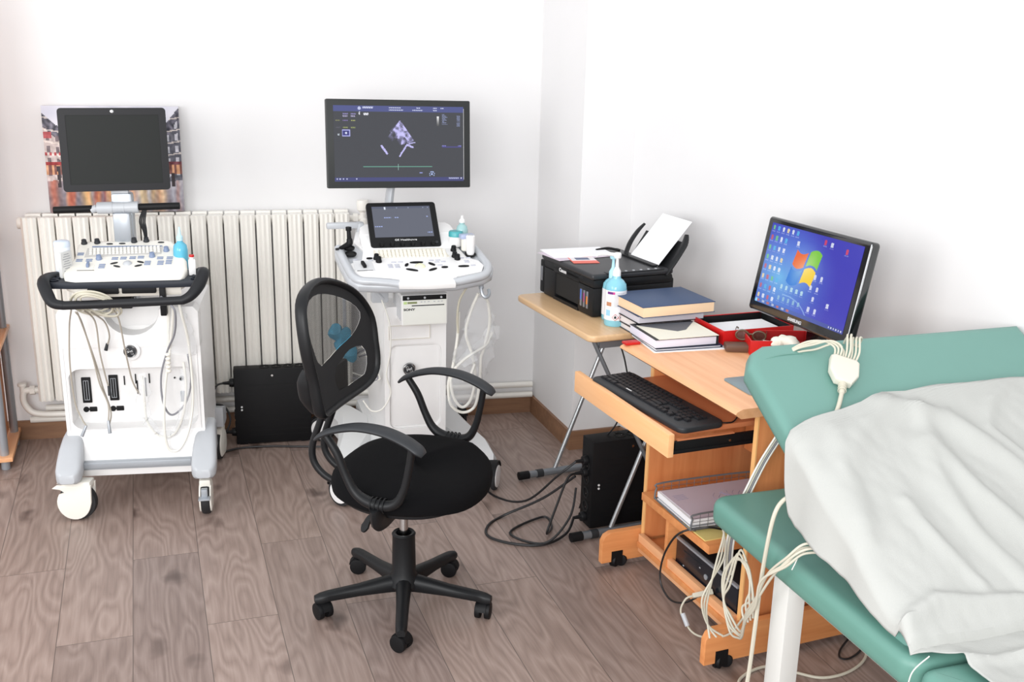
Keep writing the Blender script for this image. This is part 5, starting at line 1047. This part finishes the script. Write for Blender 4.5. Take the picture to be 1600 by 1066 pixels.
t = thing('power_adapter', 'black power adapter on the near end of the desk shelf', 'adapter', atd(.205, .205, .2755).translation, R(-8)); b = MB(); b.box((0, 0, .016), (.10, .045, .032), .006); obj('body', b, M_black, t); b = MB(); b.cyl((-.05, 0, .016), (-.065, 0, .016), .006, .004, seg=12); obj('strain_relief', b, M_dblack, t)
# ---- computer case
t = thing('desktop_computer', 'slim black desktop computer lying on the bottom desk shelf', 'computer', atd(.26, .208, .0945).translation, R(3.5)); b = MB(); b.box((.005, 0, .056), (.34, .335, .108), .003); obj('case', b, M_black, t)
b = MB(); b.box((-.169, 0, .052), (.008, .335, .098), .002); fp = obj('front_panel', b, mat('front_gloss_black', (22, 26, 34), .22, spec=.6), t)
b = MB(); b.box((-.171, 0, .1045), (.012, .337, .007), .002); obj('silver_trim', b, M_silver, t); b = MB(); b.box((-.171, 0, .003), (.012, .337, .005), .001); obj('silver_trim', b, M_silver, t)
b = MB(); b.cyl((-.173, -.005, .055), (-.1755, -.005, .055), .0085, seg=24); obj('emblem', b, M_silver, fp)
b = MB(); b.box((-.1735, .075, .080), (.001, .10, .002)); b.box((-.1735, .03, .068), (.001, .006, .003), mi=1); b.box((-.1735, .12, .03), (.001, .006, .003), mi=1); b.box((-.1735, -.04, .035), (.001, .02, .006)); obj('drive_line', b, [M_seam, M_lgrey], fp)
def cd_(pts): return [DK @ Vector(p) for p in pts]
cable('adapter_cable', cd_([(.14, .215, .29), (.09, .225, .300), (.035, .275, .27), (.02, .32, .20), (.02, .35, .12), (.02, .34, .065), (.02, .28, .045), (.02, .20, .08), (.045, .155, .125), (.075, .15, .13)]), .0032, M_bcable, 'black cord curving from the adapter down to the computer front')
t = thing('usb_cable', 'beige cable with rectangular connector plugged into the computer front', 'cable', DK @ Vector((.06, .165, .125)))
b = MB(); A_ = DK @ Vector((.078, .150, .130)); B_ = DK @ Vector((.02, .165, .120)); b.cyl(A_ - Vector(t.location), B_ - Vector(t.location), .011, .009, seg=4, bev=.002); obj('connector', b, M_beige, t)
child_cable(t, 'cord', cd_([(.02, .165, .12), (.0, .17, .11), (-.01, .175, .07), (-.0, .15, .035), (-.0, .12, .03), (.0, .08, .04), (.0, .02, .07), (.0, -.06, .13), (.01, -.10, .20)]), .003, M_beige)
b = MB(); a = DK @ Vector((-.006, .17, .066)); e = DK @ Vector((-.002, .145, .036)); b.cyl(a - Vector(t.location), e - Vector(t.location), .0075, seg=16, bev=.002); obj('ferrite_bead', b, M_lgrey, t)
# ================================================================ EXAMINATION COUCH
t = thing('examination_couch', 'green vinyl examination couch with raised backrest and white metal legs', 'couch', (1.75, 1.7, 0))
lo = Vector((1.75, 1.7, 0))
b = MB(); b.prism([(x - lo.x, y - lo.y) for x, y in rrect(1.318, 2.20, 1.435, 2.235, .045)], .484, .556, .030, seg=5); obj('foot_pad', b, M_teal, t)
b = MB(); b.prism([(x - lo.x, y - lo.y) for x, y in rrect(1.318, 2.20, .35, 1.425, .03)], .484, .556, .030, seg=5); obj('seat_pad', b, M_teal, t)
BR = T(1.347 - lo.x, 1.47 - lo.y, .562) @ RX(29)
b = MB(); b.prism([(.012, 0), (.86, 0), (.86, .835), (.07, .835), (.03, .815), (0, .765), (0, .02)], -.002, .062, .026, M=T(0, 0, -.062), seg=5)
BP = obj('backrest', b, mat('green_vinyl_back', (104, 148, 138), .42, var=.03, scale=12, bump=.05), t, M=BR)
b = MB(); b.tube([(.05, .782, -.001), (.10, .790, .001), (.16, .790, .001)], .0012, 5, 3); obj('stitching', b, M_teal, BP)
M_leg = mat('white_enamel_steel', (216, 216, 212), .3)
for x, y in ((1.36, 1.905), (2.12, 1.905), (1.36, .55), (2.12, .55)):
    b = MB(); b.box((x - lo.x, y - lo.y, .243), (.048, .062, .482), .003); obj('leg', b, M_leg, t)
b = MB(); b.box((0.0, 1.2 - lo.y, .470), (.78, 1.45, .026), .004); b.box((1.85 - lo.x, 1.95 - lo.y, .66), (.03, .03, .36), .004); obj('frame', b, M_leg, t)
# ---- sheet
def itop(y): return .565 if y < 1.455 else .565 + .5543 * (y - 1.455) + .016
def sag(y): return itop(y)
EDGE = [(.70, .05), (1.30, -.055), (1.38, -.055), (1.41, -.06), (1.435, -.03), (1.455, .03), (1.50, .038), (1.55, .052), (1.63, .075), (1.70, .098), (1.79, .128), (1.85, .155), (1.880, .158), (1.905, .115), (1.925, .045), (1.942, -.04), (1.958, -.11), (1.975, -.19), (1.990, -.27), (2.003, -.42)]
def edge(y):
    for (a, e), (c, f) in zip(EDGE, EDGE[1:]):
        if y <= c: k = (y - a) / (c - a); return e + (f - e) * max(0, k)
    return EDGE[-1][1]
FOLD = [([(1.60, 1.98), (1.68, 1.94), (1.75, 1.90), (1.80, 1.83), (1.86, 1.72), (1.93, 1.58)], .022, .035), ([(1.62, 1.97), (1.50, 1.90), (1.41, 1.81), (1.385, 1.70)], .012, .03),
        ([(1.64, 1.85), (1.615, 1.75), (1.62, 1.65), (1.67, 1.52)], .014, .03), ([(1.68, 1.93), (1.67, 1.84), (1.69, 1.72), (1.76, 1.60), (1.84, 1.50)], .016, .028),
        ([(1.34, 1.49), (1.43, 1.515), (1.52, 1.50), (1.62, 1.49), (1.74, 1.46)], .022, .022), ([(2.05, 2.03), (1.90, 1.94), (1.84, 1.87), (1.88, 1.78)], .012, .02),
        ([(1.44, 1.90), (1.37, 1.78), (1.36, 1.66)], .010, .025), ([(1.50, 1.72), (1.52, 1.62), (1.56, 1.54)], .010, .02), ([(1.78, 1.62), (1.80, 1.56), (1.86, 1.50)], .012, .018), ([(1.40, 1.40), (1.47, 1.385), (1.60, 1.38), (1.8, 1.36)], .012, .016)]
def foldh(x, y):
    h = 0
    for P, a, w in FOLD:
        best = 9
        for (x1, y1), (x2, y2) in zip(P, P[1:]):
            ex, ey = x2 - x1, y2 - y1; q = max(0, min(1, ((x - x1) * ex + (y - y1) * ey) / (ex * ex + ey * ey))); best = min(best, math.hypot(x - x1 - ex * q, y - y1 - ey * q))
        h += a * math.exp(-(best / w) ** 2 * 1.2)
    n = noise.noise(Vector((x * 7, y * 5, 1.7))); n2 = noise.noise(Vector((x * 17 + y * 6, y * 9, 4))); n3 = noise.noise(Vector((x * 60, y * 50, 9)))
    return h + .012 * (n + .3) + .006 * abs(n2) + .0009 * n3
bm = bmesh.new(); NV, NU = 170, 150; XE = 1.345; grid = []
for j in range(NV + 1):
    y = .75 + (2.003 - .75) * (j / NV) ** .85; e = edge(y) + .003 * noise.noise(Vector((y * 30, 0, 0))); row = []
    for i in range(NU + 1):
        a = e * 1.0 + (-(2.205 - XE) - e) * (i / NU) if True else 0       # a > 0 hangs, a < 0 lies on top
        h = foldh(XE - min(a, 0), y) * min(1, .15 + max(0, 2.01 - y) / .10); s = math.sin(R(29)) if y > 1.455 else 0; zt_ = sag(y)
        yy = y + .012 * noise.noise(Vector((a * 8, 5, 0))) * max(0, min(1, (y - 1.9) / .12)) * -1
        zb_ = zt_ + .004 + max(0, h) * (1 if a < 0 else max(0, 1 - a / .05))
        if a <= -.03: p = (XE - a, yy - h * s * .15, zb_)
        else:
            q = min(1, (a + .03) / .06); w_ = .007 * math.sin(y * 33 + 3 * noise.noise(Vector((y * 6, 2, 0)))) * max(0, a) / .12
            p = (XE + .03 - .052 * math.sin(q * PI / 2) - max(0, a - .03) * .12 - w_, yy - h * s * .15, zb_ - .03 * (1 - math.cos(q * PI / 2)) - max(0, a - .03) * 1.0 + (.0 if y > 1.5 else .02 * q))
        row.append(bm.verts.new(p))
    grid.append(row)
for A, B in zip(grid, grid[1:]):
    for k in range(NU): bm.faces.new((A[k], A[k + 1], B[k + 1], B[k]))
bmesh.ops.recalc_face_normals(bm, faces=bm.faces); mb = MB(); mb.bm = bm
o = obj('bed_sheet', mb, mat('white_cotton', (180, 181, 177), .9, var=.02, scale=400, bump=.25, spec=.2), None); tag(o, 'rumpled white cotton sheet draped over the green couch', 'sheet')
sm = o.modifiers.new('thick', 'SOLIDIFY'); sm.thickness = .0022; sm.offset = 1
for pts, lab in (([(1.322, 1.805, .612), (1.30, 1.80, .602), (1.292, 1.80, .585), (1.288, 1.803, .57)], 'short white thread hanging from the sheet edge near the cables'), ([(1.345, 1.425, .575), (1.305, 1.420, .55), (1.298, 1.418, .50), (1.296, 1.418, .45)], 'white thread hanging from the near hem of the sheet')):
    cable('sheet_thread', pts, .0013, M_wcable, lab, 'thread')
# ---- patient cable block on the backrest
IN = T(1.347, 1.47, .562) @ RX(29)
def inc(x, y, h=0):   # point over the backrest at world x, y
    return Vector((x, y, .562 + .5543 * (y - 1.47) + h))
t = thing('ecg_junction_block', 'cream patient cable junction block lying on the green backrest', 'cable block', inc(1.575, 2.088, .004), 0)
Mb = RX(29) @ RZ(-32)
b = MB(); b.prism([(-.020, -.046), (.020, -.046), (.036, -.012), (.036, .036), (.028, .044), (-.028, .044), (-.036, .036), (-.036, -.012)], 0, .022, .006, M=Mb, seg=3); obj('housing', b, mat('block_cream', (214, 210, 196), .4), t)
b = MB(); b.tube([Mb @ Vector((0, -.045, .010)), Mb @ Vector((0, -.062, .010)), Mb @ Vector((0, -.080, .009))], [.010, .0085, .006], 12, 4); 
for k in range(3): b.tube([Mb @ Vector((.0095 * math.cos(R(a)), -.052 - .009 * k, .010 + .0095 * math.sin(R(a)))) for a in range(0, 360, 45)], .0012, 6, 2, True)
obj('strain_relief', b, M_beige, t)
W0 = Vector(t.location)
b = MB(); b.tube([Mb @ Vector((0, -.078, .009)), Mb @ Vector((-.004, -.12, .008)), Mb @ Vector((-.010, -.155, .006))], .0055, 10, 4); obj('main_cable', b, M_beige, t)
for k in range(9):
    x = -.026 + k * .0065; s = (k - 4) / 4
    p0 = Mb @ Vector((x, .042, .012)); p1 = Mb @ Vector((x + .004 * s, .066, .020 + .004 * (k % 3))); hd = .03 + .006 * (k % 4)
    if k < 4: P = [p0, p1, p1 + Vector((-.02, .018, .012)), p1 + Vector((-.06, .030, .010 - .004 * k)), p1 + Vector((-.10 - .004 * k, .040, -.012)), p1 + Vector((-.12, .075, -.06)), p1 + Vector((-.12, .085, -.12))]
    else: P = [p0, p1, p1 + Vector((.012, .020, .030)), p1 + Vector((.026 + .006 * s, .038, .022)), p1 + Vector((.030 + .008 * s, .055, .0)), p1 + Vector((.035, .068, -.04)), p1 + Vector((.03, .075, -.12))]
    b = MB(); b.tube(P, .0027, 8, 5); obj('lead_wire', b, M_beige, t)
cable('main_patient_cable', [(1.345, 1.90, .70), (1.315, 1.90, .69), (1.292, 1.895, .66), (1.284, 1.90, .58), (1.288, 1.918, .46), (1.290, 1.925, .36), (1.286, 1.93, .20), (1.27, 1.935, .02), (1.24, 1.93, .006), (1.18, 1.86, .006)], 0.0050, M_beige, 'thick beige cable hanging straight down beside the white couch leg')
for k, (dx, dz) in enumerate(((0, 0), (.006, .010), (.013, -.004), (.004, -.012))):
    cable('lead_bundle_cable', [(1.345, 1.775 + dx, .628 + dz), (1.305, 1.79 + dx, .622 + dz), (1.28, 1.815, .585 + dz), (1.275 - .004 * k, 1.86 + .006 * k, .52 + dz), (1.278, 1.915, .43 + dz), (1.295, 1.975, .355 + dz), (1.325, 2.03, .275 + dz), (1.345, 2.075, .24 + dz), (1.355, 2.13 + dx, .235 + dz * 2), (1.36, 2.185, .275), (1.362, 2.20 - .012 * k, .34 + dz), (1.365, 2.16 - .01 * k, .40 + .015 * k), (1.36, 2.09 - .012 * k, .425 - .022 * k), (1.352, 2.04 + .014 * k, .37 - .02 * k), (1.352, 2.03 + .01 * k, .31 - .012 * k)],
        .0030, M_beige, ['beige lead wire, outermost of the four looping off the couch edge', 'beige lead wire, second of the four looping off the couch edge', 'beige lead wire, third of the four looping off the couch edge', 'beige lead wire, innermost of the four looping off the couch edge'][k], 'cable', 8, 'lead wires looping off the couch edge')
for k in range(3):
    cable('lead_bundle_cable', [(1.375 - .01 * k, 2.249, .50), (1.385, 2.252, .43), (1.372 + .01 * k, 2.252, .36), (1.36, 2.25, .30), (1.350 - .008 * k, 2.25, .22 + .01 * k), (1.352, 2.24, .17), (1.35 + .02 * k, 2.22, .14)], .0028, M_beige, ['thin beige wire dropping behind the couch pad, nearest the shelf', 'thin beige wire dropping behind the couch pad, middle one', 'thin beige wire dropping behind the couch pad, nearest the desk side'][k], 'cable', 8, 'wires dropping behind the couch pad')
for k, m_ in enumerate((M_wcable, M_beige, M_gcable, M_wcable)):
    d = .007 * k; cable('upright_lead_cable', [(1.535 + d, 2.252, .72), (1.515 + d, 2.258, .68), (1.478 + d, 2.258, .62), (1.445 + d, 2.258, .55), (1.42 + d, 2.258, .49), (1.40 + d, 2.258, .40), (1.40 + d, 2.257, .30)], .003, m_, ['white cable, leftmost of four rising between couch and desk', 'beige cable, second of four rising between couch and desk', 'grey cable, third of four rising between couch and desk', 'white cable, rightmost of four rising between couch and desk'][k], 'cable', 8, 'cables rising between couch and desk')
cable('floor_cable', [(1.42, 2.15, .005), (1.44, 2.20, .005), (1.50, 2.232, .005), (1.56, 2.235, .005), (1.61, 2.19, .005), (1.67, 2.145, .005), (1.76, 2.15, .005), (1.85, 2.20, .005), (1.915, 2.30, .005), (1.90, 2.38, .005), (1.82, 2.39, .005), (1.74, 2.34, .005), (1.62, 2.33, .005)], .0042, M_beige, 'beige cable looping on the floor under the couch and desk')
cable('floor_cable', [(1.87, 2.27, .02), (1.86, 2.235, .006), (1.80, 2.205, .005), (1.775, 2.215, .005), (1.80, 2.25, .005), (1.86, 2.29, .012)], .003, M_bcable, 'short black cord loop by the rear desk castor')
